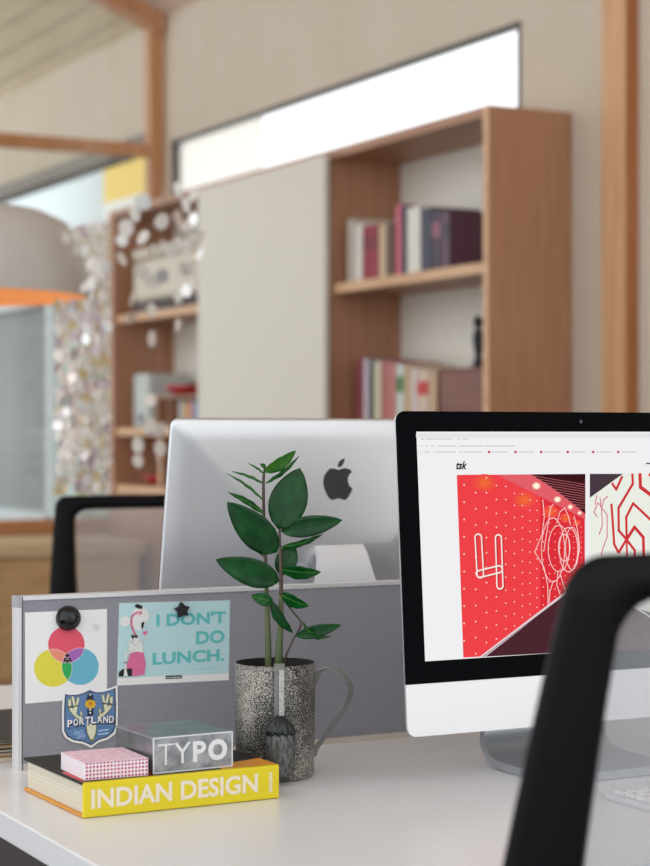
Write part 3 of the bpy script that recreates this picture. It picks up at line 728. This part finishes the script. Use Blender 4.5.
a.poly([cb(152, 330), cb(180, 345), cb(210, 335), cb(215, 365), cb(178, 360), cb(172, 385), cb(155, 355)], bk)
a.line([cb(*p) for p in ((262, 460), (280, 390), (275, 330), (300, 325))], 1., pw); a.poly([cb(262, 305), cb(300, 300), cb(318, 295), cb(290, 340), cb(270, 335)], pkk)
for i in range(40): a.ell(cb(random.uniform(125, 270), random.uniform(375, 515)), .35, .45, P_('speck', (120, 128, 128)), n=5); a.k -= 1
a.poly([cb(140, 515), cb(200, 495), cb(270, 505), cb(290, 600), cb(280, 715), cb(170, 735), cb(105, 640)], pkk)
for i in range(40): a.ell(cb(random.uniform(125, 280), random.uniform(520, 700)), .35, .35, P_('hot_pink', (200, 70, 130)), n=5); a.k -= 1
a.line([cb(105, 500), cb(95, 600), cb(100, 700)], 2.2, pw)
a.poly([cb(35, 690), cb(70, 664), cb(160, 655), cb(158, 730), cb(30, 735)], bk); a.poly([cb(85, 665), cb(105, 662), cb(118, 730), cb(78, 732)], pw)
tag(a.mb.build('postcard', origin=fp.hit(174, 643)), "aqua and pink postcard reading I DON'T DO LUNCH on the grey divider", 'card', 'cards pinned to the divider')
sc_ = fp.hit(180.8, 609.8); pts = []
for k in range(10):
    r_ = .0105 if k % 2 == 0 else .0064; an = math.radians(97+36*k); pts.append(sc_+Vector((r_*math.cos(an), -.0075, r_*math.sin(an))))
mb = MB().slab(pts, (0, -1, 0), .0068, mat('black_matt', (20, 20, 22), .5))
tag(mb.build('magnet', origin=sc_), 'small black star magnet holding the aqua postcard', 'magnet')
# shield sticker, over the first card
sp2 = Plane((1, PY-.0022, .8), (0, -1, 0), (1, 0, 0)); a = Art(sp2)
def c4(x, y): return (50+x/8.125, 680+y/8.125)
outl = [(105, 95), (160, 108), (220, 105), (270, 90), (322, 65), (375, 85), (430, 82), (490, 65), (548, 42), (552, 200), (550, 380), (530, 440), (470, 485), (400, 505), (335, 552), (270, 520), (180, 505), (125, 470), (98, 420), (98, 250)]
cardslab(a, [c4(*p) for p in outl], wht, .0005)
inn = [(122, 116), (165, 122), (220, 120), (275, 105), (322, 82), (375, 100), (430, 98), (490, 82), (532, 64), (536, 200), (534, 375), (515, 425), (460, 468), (395, 488), (335, 532), (275, 503), (190, 488), (140, 460), (115, 415), (114, 250)]
a.poly([c4(*p) for p in inn], P_('navy', (34, 44, 66)))
cx_, cy_ = 325, 290
a.poly([c4(cx_+(x-cx_)*.95, cy_+(y-cy_)*.955) for x, y in inn], P_('sky', (96, 132, 178)))
bone = P_('bone', (226, 226, 196)); olive = P_('olive', (120, 124, 84))
for m_, e in ((olive, 7), (bone, 4.3)):
    for s in (1, -1):
        X = (lambda x: x) if s == 1 else (lambda x: 655-x)
        A_ = (lambda x, y: c4(X(x), y-(0 if s == 1 else (y*0+22))))
        a.line([A_(*p) for p in ((262, 330), (235, 310), (190, 270), (160, 220), (158, 165))], e*.62, m_)
        a.line([A_(*p) for p in ((190, 270), (200, 215), (182, 140))], e*.5, m_); a.line([A_(*p) for p in ((205, 270), (215, 210), (228, 148))], e*.5, m_)
        a.line([A_(*p) for p in ((235, 310), (255, 290), (250, 262))], e*.4, m_)
a.poly([c4(*p) for p in ((300, 125), (322, 95), (348, 125), (352, 175), (295, 175))], P_('navy', (34, 44, 66)))
a.ell(c4(325, 195), 5.6, 4.6, P_('amber', (222, 176, 40)), n=8); a.ell(c4(325, 190), 2.2, 2.2, P_('rust', (206, 130, 30)), n=6)
a.poly([c4(*p) for p in ((300, 235), (350, 230), (348, 285), (302, 288))], P_('navy', (34, 44, 66)))
for y in (118, 240, 265): a.ell(c4(323, y), 1., 1., wht, n=8)
a.poly([c4(*p) for p in ((285, 380), (378, 372), (372, 430), (350, 490), (335, 505), (318, 490), (296, 430))], olive)
a.poly([c4(*p) for p in ((292, 360), (372, 352), (365, 430), (345, 480), (325, 480), (303, 430))], bone)
def arc_text(s_, x0, x1, yb, h, m, dx=0, dy=0):
    n = len(s_); wch = (x1-x0)/n
    for i, ch in enumerate(s_):
        xc = x0+(i+.5)*wch; lift = -(1-((xc-(x0+x1)/2)/((x1-x0)/2))**2)*14-(xc-x0)*.10
        a.txt(ch, c4(x0+i*wch+4+dx, yb+lift+dy), c4(x0+(i+1)*wch-4+dx, yb+lift-h+dy), m, .03)
        a.k -= 1
arc_text('PORTLAND', 134, 520, 392, 62, bk, 5, 8); a.k += 1
arc_text('PORTLAND', 134, 520, 388, 60, wht); a.k += 1
lb = P_('light_blue', (170, 205, 236))
a.txt('SINCE', c4(188, 445), c4(270, 405), lb, .02); a.txt('2018', c4(212, 475), c4(278, 440), lb, .02)
for y in (404, 432): a.line([c4(388, y+8), c4(470, y-2)], 1.6, lb)
tag(a.mb.build('sticker', origin=sp2.hit(90, 720)), 'blue shield sticker reading PORTLAND on the grey divider', 'sticker')

# ------------------------------------------------------------ yellow book and boxes
bk0 = Vector((.7279, 1.9528, .7305)); brz = math.radians(1.2)
yb_ = thing('book', 'thick yellow book lying flat, INDIAN DESIGN on its spine', 'book', bk0, brz)
YL = mat('yellow_cloth', (226, 206, 22), .5); OG = mat('orange_edge', (222, 150, 40), .5)
L_, Dp, Th = .2405, .188, .0385
c = MB().box((0, .001, 0), (L_, Dp, .0032), OG, .0008).box((0, -.001, .0), (L_, .004, Th), YL, .0018)
c.box((0, .001, Th-.0032), (L_, Dp, Th), mat('cover_black', (20, 14, 18), .5, spec=.2), .0008)
cv = c.build('cover', yb_)
q = MB()
q.add([Vector((-.0002+0, 0, 0))]*0, [], YL)
ztop = Th+.0002
q.face([(.002, .07, ztop), (.002, .012, ztop), (.11, .012, ztop), (.16, .09, ztop), (.06, .13, ztop)], mat('cover_red', (206, 50, 46), .4))
q.face([(.17, .03, ztop), (.17, .003, ztop), (.240, .003, ztop), (.240, .05, ztop)], OG)
q.face([(.0, .0035, ztop), (.0, .0005, ztop), (L_, .0005, ztop), (L_, .0035, ztop)], YL)
q.build('cover_picture', yb_)
pg = MB(); PGM = noisy('page_block', (222, 214, 196), (196, 188, 170), (1, 1, 260), 3, rough=.9)
pg.box((.004, .005, .0034), (L_-.004, Dp-.004, Th-.0034), PGM); pg.build('pages', yb_)
t_ = MB(); spw = mat('spine_lettering', (236, 226, 206), .5)
t_.text('INDIAN DESIGN', Vector((.009, -.0013, .0095)), Vector((1, 0, 0)), Vector((0, 0, 1)), .2035, .0215, spw, .028)
for k in range(7): t_.box((.2270, -.0014, .008+k*.0033), (.2310, -.0010, .0102+k*.0033), spw)
t_.build('spine_lettering', yb_)
# small dotted pink box
bz = .7305+Th+.0006
pb = thing('gift_box', 'small white box with pink dots on the yellow book', 'box', (.771, 2.001, bz), math.radians(-1))
DOT = dotted('pink_dots', (236, 226, 232), (184, 40, 104), .0041, .33)
MB().box((-.0370, -.0405, 0), (.0370, .0405, .0184), DOT, .0006).build('base', pb)
MB().box((-.0372, -.0407, .0186), (.0372, .0407, .0196), noisy('pink_paper', (226, 178, 200), (240, 218, 226), nscale=160, rough=.6), .0004).build('lid', pb)
# silver TYPO box
ty = thing('tin_box', 'silver tin box with TYPO lettering on the yellow book', 'box', (.8625, 2.018, bz), math.radians(2.5))
TN = noisy('tin', (112, 114, 118), (140, 142, 146), nscale=30, rough=.3, metal=.7); TF = noisy('tin_print', (112, 116, 121), (172, 175, 179), nscale=70, lo=.3, hi=.7, rough=.4, metal=.3)
MB().box((-.050, -.051, 0), (.050, .051, .0405), TN, .0012).build('body', ty)
f = MB().box((-.0490, -.0514, .001), (.0490, -.0508, .0395), TF)
lt = mat('tin_lettering', (226, 228, 230), .4)
for lo, hi in (((-.0495, -.0518, .0), (.0495, -.0512, .0014)), ((-.0495, -.0518, .039), (.0495, -.0512, .0404)), ((-.0500, -.0518, 0), (-.0486, -.0512, .0404)), ((.0486, -.0518, 0), (.05, -.0512, .0404))):
    f.box(lo, hi, lt)
X_, Z_ = Vector((1, 0, 0)), Vector((0, 0, 1))
f.text('T', Vector((-.0440, -.0516, .009)), X_, Z_, .0195, .0235, lt, -.018); f.text('Y', Vector((-.0240, -.0516, .009)), X_, Z_, .021, .0235, lt, -.004)
f.text('P', Vector((-.0005, -.0516, .009)), X_, Z_, .0165, .0235, lt, .03); f.text('O', Vector((.0185, -.0516, .0085)), X_, Z_, .0245, .0245, lt, .05)
f.build('front_print', ty)

# ------------------------------------------------------------ metal jug with the plant
MC = Vector((1.0273, 2.0884, .73)); MR, MH = .0478, .1385
def speckle():
    m = mat('speckled_tin', (150, 146, 138), .45, .35); nt = m.node_tree; b = nt.nodes['Principled BSDF']; L = nt.links.new
    tc = nt.nodes.new('ShaderNodeTexCoord'); n = nt.nodes.new('ShaderNodeTexNoise'); n.inputs['Scale'].default_value = 700; n.inputs['Detail'].default_value = 2
    n2 = nt.nodes.new('ShaderNodeTexNoise'); n2.inputs['Scale'].default_value = 16
    ad = nt.nodes.new('ShaderNodeMath'); ad.operation = 'MULTIPLY_ADD'; ad.inputs[1].default_value = .45; L(n2.outputs[0], ad.inputs[0]); L(n.outputs[0], ad.inputs[2])
    r = nt.nodes.new('ShaderNodeValToRGB'); r.color_ramp.elements[0].position = .67; r.color_ramp.elements[0].color = (*lin((34, 32, 33)), 1)
    r.color_ramp.elements[1].position = .88; r.color_ramp.elements[1].color = (*lin((176, 172, 162)), 1)
    L(tc.outputs['Object'], n.inputs['Vector']); L(tc.outputs['Object'], n2.inputs['Vector']); L(ad.outputs[0], r.inputs[0]); L(r.outputs[0], b.inputs['Base Color'])
    return m
SPK = speckle(); DKM = mat('dark_inner_tin', (9, 9, 10), .8)
jg = thing('metal_jug', 'speckled metal jug used as a plant pot, on the white desk', 'jug', MC)
MB().lathe([(0, .0), (MR-.004, .0), (MR-.0015, .002), (MR, .006), (MR+.0018, MH), (MR+.0003, MH+.0012)], SPK, n=64).lathe([(MR+.0003, MH+.0012), (MR-.001, MH), (MR-.002, .006), (0, .006)], DKM, n=64).build('body', jg)
dr = Vector((C, -S, 0)); up = Vector((0, 0, 1)); si = Vector((S, C, 0))
def strap(mb, pts, wv, w_, th, m):
    vs = []
    for i, p in enumerate(pts):
        t_ = (pts[min(i+1, len(pts)-1)]-pts[max(i-1, 0)]).normalized(); nn = t_.cross(wv).normalized()
        for a_, b_ in ((-1, -1), (1, -1), (1, 1), (-1, 1)): vs.append(p+wv*(a_*w_/2)+nn*(b_*th/2))
    fs = [[i*4+k, i*4+(k+1) % 4, (i+1)*4+(k+1) % 4, (i+1)*4+k] for i in range(len(pts)-1) for k in range(4)]+[[3, 2, 1, 0], [len(vs)-4+k for k in range(4)]]
    mb.add(vs, fs, m)
hp = [(0, .112), (.003, .124), (.011, .132), (.022, .133), (.034, .127), (.043, .116), (.0455, .104), (.041, .090), (.032, .075), (.021, .059), (.010, .044), (.002, .034), (-.001, .024)]
HM = noisy('handle_metal', (116, 118, 117), (134, 136, 134), nscale=200, rough=.45, metal=.5)
hd = MB(); hw = (si*.75+dr*-.35).normalized(); hw = (si*.75+dr*.5-up*.12).normalized()
pts = [dr*(MR+a_)+up*b_ for a_, b_ in hp]
# smooth the strap
sm = []
for i in range(len(pts)-1):
    for k in range(3): sm.append(pts[i].lerp(pts[i+1], k/3))
sm.append(pts[-1]); sm = [sm[0]]+[(sm[i-1]+sm[i]*2+sm[i+1])/4 for i in range(1, len(sm)-1)]+[sm[-1]]
strap(hd, sm, hw, .0115, .0014, HM); hd.build('handle', jg)
# hanging spout strap and tassel-like metal bell on the front
fr = -si
fx = (atD(280.5, 700, 2.29)-MC); ang = fr
tv = Vector((fx.x, fx.y, 0)).normalized()
tv = (fr*.995+dr*.13).normalized(); sd = Vector((-tv.y, tv.x, 0))
s1 = MB(); strap(s1, [tv*(MR-.003)+up*(MH+.002), tv*(MR+.001)+up*(MH+.0045), tv*(MR+.004)+up*(MH+.001), tv*(MR+.0045)+up*.11, tv*(MR+.005)+up*.082], sd, .0125, .0012, HM)
strap(s1, [tv*(MR+.006)+sd*.002+up*(MH-.002), tv*(MR+.007)+sd*.002+up*.11, tv*(MR+.0075)+sd*.002+up*.082], sd, .0062, .0014, noisy('bright_strap', (150, 152, 150), (196, 197, 192), nscale=500, rough=.4, metal=.4))
s1.build('strap', jg)
c0 = tv*(MR+.016)
bell = MB(); n = 36; vs = []; prof = [(.0160, .062), (.0172, .056), (.0172, .045), (.0165, .032), (.0145, .018), (.0115, .010), (.0, .008)]
for i in range(n):
    an = 2*math.pi*i/n; k = 1+.07*math.cos(an*12)
    for r_, z in prof: vs.append(c0+Vector((r_*k*math.cos(an), r_*k*math.sin(an)*.85, z)))
K = len(prof); fs = [[i*K+q_, i*K+q_+1, ((i+1) % n)*K+q_+1, ((i+1) % n)*K+q_] for i in range(n) for q_ in range(K-1)]
bell.add(vs, fs, noisy('ribbed_metal', (66, 68, 68), (122, 122, 120), (1, 1, .35), 330, rough=.4, metal=.5), True); ob = bell.build('bell', jg)
cp_ = MB(); vs = []; prof = [(.0, .083), (.004, .082), (.009, .079), (.0145, .073), (.0185, .066), (.0178, .0615), (.014, .062)]
for i in range(48):
    an = 2*math.pi*i/48; k = 1+.06*math.cos(an*12)
    for q_, (r_, z) in enumerate(prof): vs.append(c0+Vector((r_*k*math.cos(an), r_*k*math.sin(an)*.85, z-(.0015*math.cos(an*12) if q_ > 3 else 0))))
K = len(prof); fs = [[i*K+q_, i*K+q_+1, ((i+1) % 48)*K+q_+1, ((i+1) % 48)*K+q_] for i in range(48) for q_ in range(K-1)]
cp_.add(vs, fs, noisy('dark_bell_cap', (30, 34, 34), (62, 68, 66), nscale=300, rough=.35, metal=.5), True); MBcap = cp_.build('bell_cap', jg)

pt = thing('potted_plant', 'dark green glossy leaved plant growing in the metal jug', 'plant', MC+Vector((0, 0, .0075)))
MB().lathe([(0, .075), (.030, .077), (.0440, .073), (.0440, .0)], noisy('soil', (22, 18, 16), (38, 30, 26), nscale=200, rough=1), n=32).build('soil', pt)
STG = noisy('stem_green', (66, 88, 44), (92, 88, 54), (1, 1, .3), 60, rough=.4); STB = noisy('stem_brown', (62, 48, 40), (84, 66, 52), (1, 1, .3), 60, rough=.4)
LGN = []
for nm, cc_ in (('leaf_dark', ((0, 50, 16), (4, 72, 24))), ('leaf_mid', ((4, 66, 22), (14, 90, 32))), ('leaf_bright', ((40, 100, 30), (66, 124, 44)))):
    m = noisy(nm, cc_[0], cc_[1], (1, 1, 1), 60, rough=.3, spec=.28); LGN.append(m)
def cub(pp, rs, n=5):
    out, ro = [], []
    for i in range(len(pp)-1):
        for k in range(n):
            t_ = k/n; p0 = pp[max(i-1, 0)]; p1 = pp[i]; p2 = pp[i+1]; p3 = pp[min(i+2, len(pp)-1)]
            out.append(.5*((2*p1)+(p2-p0)*t_+(2*p0-5*p1+4*p2-p3)*t_*t_+(3*p1-p0-3*p2+p3)*t_**3)); ro.append(rs[i]*(1-t_)+rs[i+1]*t_)
    return out+[pp[-1]], ro+[rs[-1]]
DP = 2.325
def stem(pts, rs, m):
    q_, r_ = cub([atD(x, y, DP+d) for x, y, d in pts], rs); MB().tube(q_, r_, m, 10).build('stem', pt, world=True)
stem([(269, 698, 0), (268.5, 665, 0), (267.5, 620, 0), (266.3, 585, .003)], [.0046, .0044, .0034, .0026], STG)
stem([(266.3, 585, .003), (265.5, 560, .004), (264, 530, .006), (263.5, 480, .006), (265.5, 466, .004)], [.0026, .0024, .002, .0018, .001], STB)
stem([(279, 698, -.004), (278.5, 665, -.004), (280.5, 625, -.004), (281, 595, -.004)], [.005, .005, .0036, .0027], STG)
stem([(281, 595, -.004), (281, 575, -.004), (280, 550, -.004), (279.5, 524, -.004)], [.0027, .0023, .0018, .0013], STB)
stem([(282, 698, .0), (284, 664, .0), (292, 642, 0), (301, 624, .0), (294, 613, 0), (286, 603, -.002)], [.0015, .0013, .0012, .0013, .0012, .001], STB)
def leaf(b, t_, wpx, mi=0, db=0., dt=0., face=1., bend=.12, fold=.16, sag=0.):
    B = atD(*b, DP+db); T = atD(*t_, DP+dt); ax = T-B; L_ = ax.length; ax.normalize()
    tc = -Vector((S, C, 0)); n0 = (tc-ax*tc.dot(ax)).normalized(); sd_ = ax.cross(n0)
    n1 = (n0*face+sd_*math.sqrt(max(0, 1-face*face))).normalized(); wd = ax.cross(n1).normalized()
    half = wpx/2*DP/F/max(face, .35); N = 14; K = 7; vs = []
    upv = Vector((0, 0, 1))
    for i in range(N+1):
        u = i/N; pf = (math.sin(math.pi*min(1, u**.8))**.75) if 0 < u < 1 else 0
        pf = max(pf, .05 if u < .5 else .0)
        cpt = B+ax*(L_*u)+n1*(bend*L_*math.sin(math.pi*u)*.5)-upv*(sag*L_*u*u)
        for k in range(K):
            s_ = (k-(K-1)/2)/((K-1)/2)
            vs.append(cpt+wd*(half*pf*s_)+n1*(fold*half*pf*(s_*s_)+.0006*math.sin(u*22+k)*pf))
    fs = [[i*K+k, i*K+k+1, (i+1)*K+k+1, (i+1)*K+k] for i in range(N) for k in range(K-1)]
    mb_ = MB().add(vs, fs, LGN[mi], True)
    mid = [vs[i*K+3]-n1*0+n1*.0002 for i in range(N+1)]
    mb_.tube(mid, [.0006*(1-i/N)+.0002 for i in range(N+1)], LGN[min(mi+1, 2)], 5)
    o_ = mb_.build('leaf', pt, world=True)
    sd2 = o_.modifiers.new('thick', 'SOLIDIFY'); sd2.thickness = .0006; sd2.offset = 0
for args in [((277, 552), (227, 502), 33, 0, -.004, -.03), ((279, 581), (215.5, 559.5), 28, 0, -.006, -.03), ((278.5, 529), (300, 468), 38, 0, -.006, .012),
             ((281, 531), (342.5, 520), 21, 0, -.004, .0), ((281, 547), (323, 534), 6.5, 1, -.004, .01, .7), ((280, 575), (294, 543), 22, 0, .004, .012), ((281, 569), (321, 572), 14, 1, -.004, -.01, .8),
             ((281, 594), (309, 606), 13, 1, -.004, -.02, .8), ((273, 602), (251, 595.5), 13, 1, -.006, -.01), ((271, 601), (293, 633), 11, 0, -.01, -.016, .7), ((296, 636), (341.5, 625), 13, 0, 0, 0),
             ((265, 472), (296, 450.5), 12, 2, .004, .0, .8), ((266, 483), (299, 456), 4, 1, .006, .01, .6), ((264, 474), (248.5, 463.5), 1.8, 1, .004, .0, .7),
             ((264, 484), (232, 471.5), 2.6, 1, .006, .0, .7), ((263, 500), (227, 473.5), 2.4, 1, .006, .0, .7), ((263.5, 514), (228, 492.5), 5.5, 1, .006, .02, .7), ((263, 556), (240, 534), 4, 1, .006, .0, .7)]:
    leaf(*args)
# drooping side leaf on the lower branch, and a bud
leaf((303, 622), (332, 636), 5.5, 1, 0, 0, .5, .5)
leaf((266, 468), (260, 464), 4, 1, .004, 0, .8)

# ------------------------------------------------------------ stack of stationery behind the divider (left)
items = [((.70, 2.335), (.93, 2.62), .012, (230, 214, 190), 'cream folder at the bottom of the pile behind the divider'), ((.69, 2.34), (.92, 2.61), .012, (206, 140, 60), 'orange folder in the pile behind the divider'),
         ((.695, 2.335), (.925, 2.60), .010, (30, 28, 30), 'black notebook in the pile behind the divider'), ((.70, 2.34), (.92, 2.60), .007, (200, 168, 110), 'tan notebook in the pile behind the divider'),
         ((.69, 2.35), (.91, 2.61), .008, (226, 222, 206), 'off-white notebook in the pile behind the divider'), ((.70, 2.34), (.92, 2.60), .007, (34, 32, 32), 'black folder on top of the pile behind the divider')]
z = .7303
for (a_, b_, h, rgb, lab) in items:
    h *= .47; mb = MB(); m = mat('stationery_%d_%d_%d' % rgb, rgb, .6)
    mb.box((a_[0], a_[1], z), (b_[0], b_[1], z+.0008), m).box((a_[0], a_[1], z+h-.0010), (b_[0], b_[1], z+h-.0002), m).box((b_[0]-.002, a_[1], z), (b_[0], b_[1], z+h-.0002), m)
    r = thing('notebook', lab, 'notebook', (a_[0], a_[1], z), 0, 'stationery pile behind the divider')
    mb.build('cover', r, world=True); MB().box((a_[0]+.002, a_[1]+.002, z+.0009), (b_[0]-.003, b_[1]-.002, z+h-.0011), mat('book_pages', (226, 218, 200), .8)).build('pages', r, world=True)
    z += h+.0003

# ------------------------------------------------------------ mesh office chairs (seat towards +y, back at -y)
def back_pt(u, zz_, tilt=math.radians(11)):   # point on the reclined back, zz_ above the seat hinge
    return Vector((u, -.215-math.sin(tilt)*zz_+.05*((u/.24)**2)*0, .50+math.cos(tilt)*zz_))
def chair(label, loc, rz):
    t = thing('office_chair', label, 'office chair', loc, rz, None)
    ZT_, ZB_ = .575, .03; wt, wb_ = .221, .288
    # outer and inner outlines in (u, z)
    def outline(ins_s, ins_t, ins_b, r, n=8):
        def wat(z_): return (wt+(wb_-wt)*min(1, (ZT_-z_)/(ZT_-ZB_))**.8)-ins_s*(1+.55*min(1, (ZT_-z_)/.26))
        zt_, zb_ = ZT_-ins_t, ZB_+ins_b; pts = []
        for k in range(n+1):
            a_ = math.pi/2*(1-k/n); zc2 = zt_-r+r*math.sin(a_); pts.append((wat(zt_-r)-r+r*math.cos(a_), zc2))
        for k in range(1, 9): z_ = zt_-r-(zt_-r-zb_-r)*k/9; pts.append((wat(z_), z_))
        for k in range(n+1):
            a_ = -math.pi/2*k/n; pts.append((wat(zb_+r)-r+r*math.cos(a_), zb_+r+r*math.sin(a_)))
        return pts+[(-u, z_) for u, z_ in pts[::-1]]
    O_, I_ = outline(0, 0, 0, .032), outline(.047, .033, .05, .034)
    nrm = Vector((0, -math.cos(math.radians(11)), -math.sin(math.radians(11)))); n = len(O_); vs = []
    def ring(pts, d, k=1.): return [back_pt(u*k, z_)+nrm*d for u, z_ in pts]
    mid1 = [(o[0]*.9+i[0]*.1, o[1]*.9+i[1]*.1) for o, i in zip(O_, I_)]; mid2 = [(o[0]*.15+i[0]*.85, o[1]*.15+i[1]*.85) for o, i in zip(O_, I_)]
    rings = [ring(O_, 0), ring(mid1, .011), ring(mid2, .012), ring(I_, .003), ring(mid2, -.008), ring(mid1, -.010)]
    vs = [v for r_ in rings for v in r_]; R_ = len(rings)
    fs = [[a_*n+k, a_*n+(k+1) % n, ((a_+1) % R_)*n+(k+1) % n, ((a_+1) % R_)*n+k] for a_ in range(R_) for k in range(n)]
    MB().add(vs, fs, BLK, True).build('back_frame', t)
    # mesh fabric
    mb = MB(); m_ = MESHM; rows = []
    rg = ring(I_, -.001, .999); c_ = sum(rg, Vector())/n
    MB().face(rg, m_).build('back_mesh', t)
    # spine support, seat, arms, base
    MB().tube([(0, -.03, .44), (0, -.16, .435), (0, -.235, .455), (0, -.262, .52), (0, -.275, .60)], [(.03, .012)]*5, BLK, 12).build('back_support', t)
    MB().box((-.16, -.275, .575), (.16, -.255, .61), BLK, .008).build('lumbar_bar', t)
    bm = bmesh.new(); bmesh.ops.create_cube(bm, size=1)
    for v in bm.verts: v.co = Vector((v.co.x*.49*(1 if v.co.y > 0 else .9), v.co.y*.46, v.co.z*.07))+Vector((0, .01, .465))
    bmesh.ops.bevel(bm, geom=bm.edges[:], offset=.03, segments=4, affect='EDGES', profile=.5)
    MB().bm(bm, noisy('seat_fabric', (42, 42, 46), (54, 54, 58), nscale=300, rough=.95), None, True).build('seat', t)
    MB().box((-.10, -.10, .405), (.10, .10, .432), BLK, .006).build('mechanism', t)
    for s in (-1, 1):
        MB().tube([(s*.10, -.02, .418), (s*.27, -.02, .418), (s*.285, -.02, .45), (s*.285, -.02, .63)], [(.012, .02)]*4, BLK, 10).build('arm_support', t)
        MB().box((s*.285-.035, -.13, .632), (s*.285+.035, .11, .655), BLK, .01, seg=3).build('armrest', t)
    MB().lathe([(0, .09), (.028, .09), (.028, .25), (.017, .25), (.017, .405), (0, .405)], METG, n=20).build('gas_lift', t)
    MB().lathe([(0, .06), (.045, .065), (.04, .11), (0, .115)], BLK, n=20).build('hub', t)
    for k in range(5):
        a_ = math.radians(72*k+18); d_ = Vector((math.cos(a_), math.sin(a_), 0))
        lg = MB().tube([d_*.03+up*.09, d_*.16+up*.085, d_*.30+up*.068], [(.02, .016), (.018, .013), (.014, .010)], BLK, 10).build('leg', t)
        cs = MB(); q_ = Vector((-d_.y, d_.x, 0))
        for s in (-1, 1):
            M_ = Matrix.Translation(d_*.30+q_*(s*.012)+up*.0285) @ Matrix.Rotation(a_, 4, 'Z') @ Matrix.Rotation(math.pi/2, 4, 'X')
            b_ = bmesh.new(); bmesh.ops.create_cone(b_, cap_ends=True, segments=20, radius1=.0275, radius2=.0275, depth=.016); cs.bm(b_, BLK, M_)
        cs.tube([d_*.30+up*.03, d_*.30+up*.068], .006, METG, 8); cs.build('caster', lg)
    return t
MESHM = mesh_cloth('chair_mesh', (172, 174, 178), .52, .0024)
ch = chair('black mesh office chair in the foreground, in front of the red screen', (.995, 1.42, 0), 0)
ch2 = dup(ch); ch2['label'] = 'black mesh office chair behind the divider, left of the silver computer'
ch2.location = (1.635, 3.68, 0); ch2.rotation_euler.z = math.pi; ch2.scale = (.95, .95, .95)
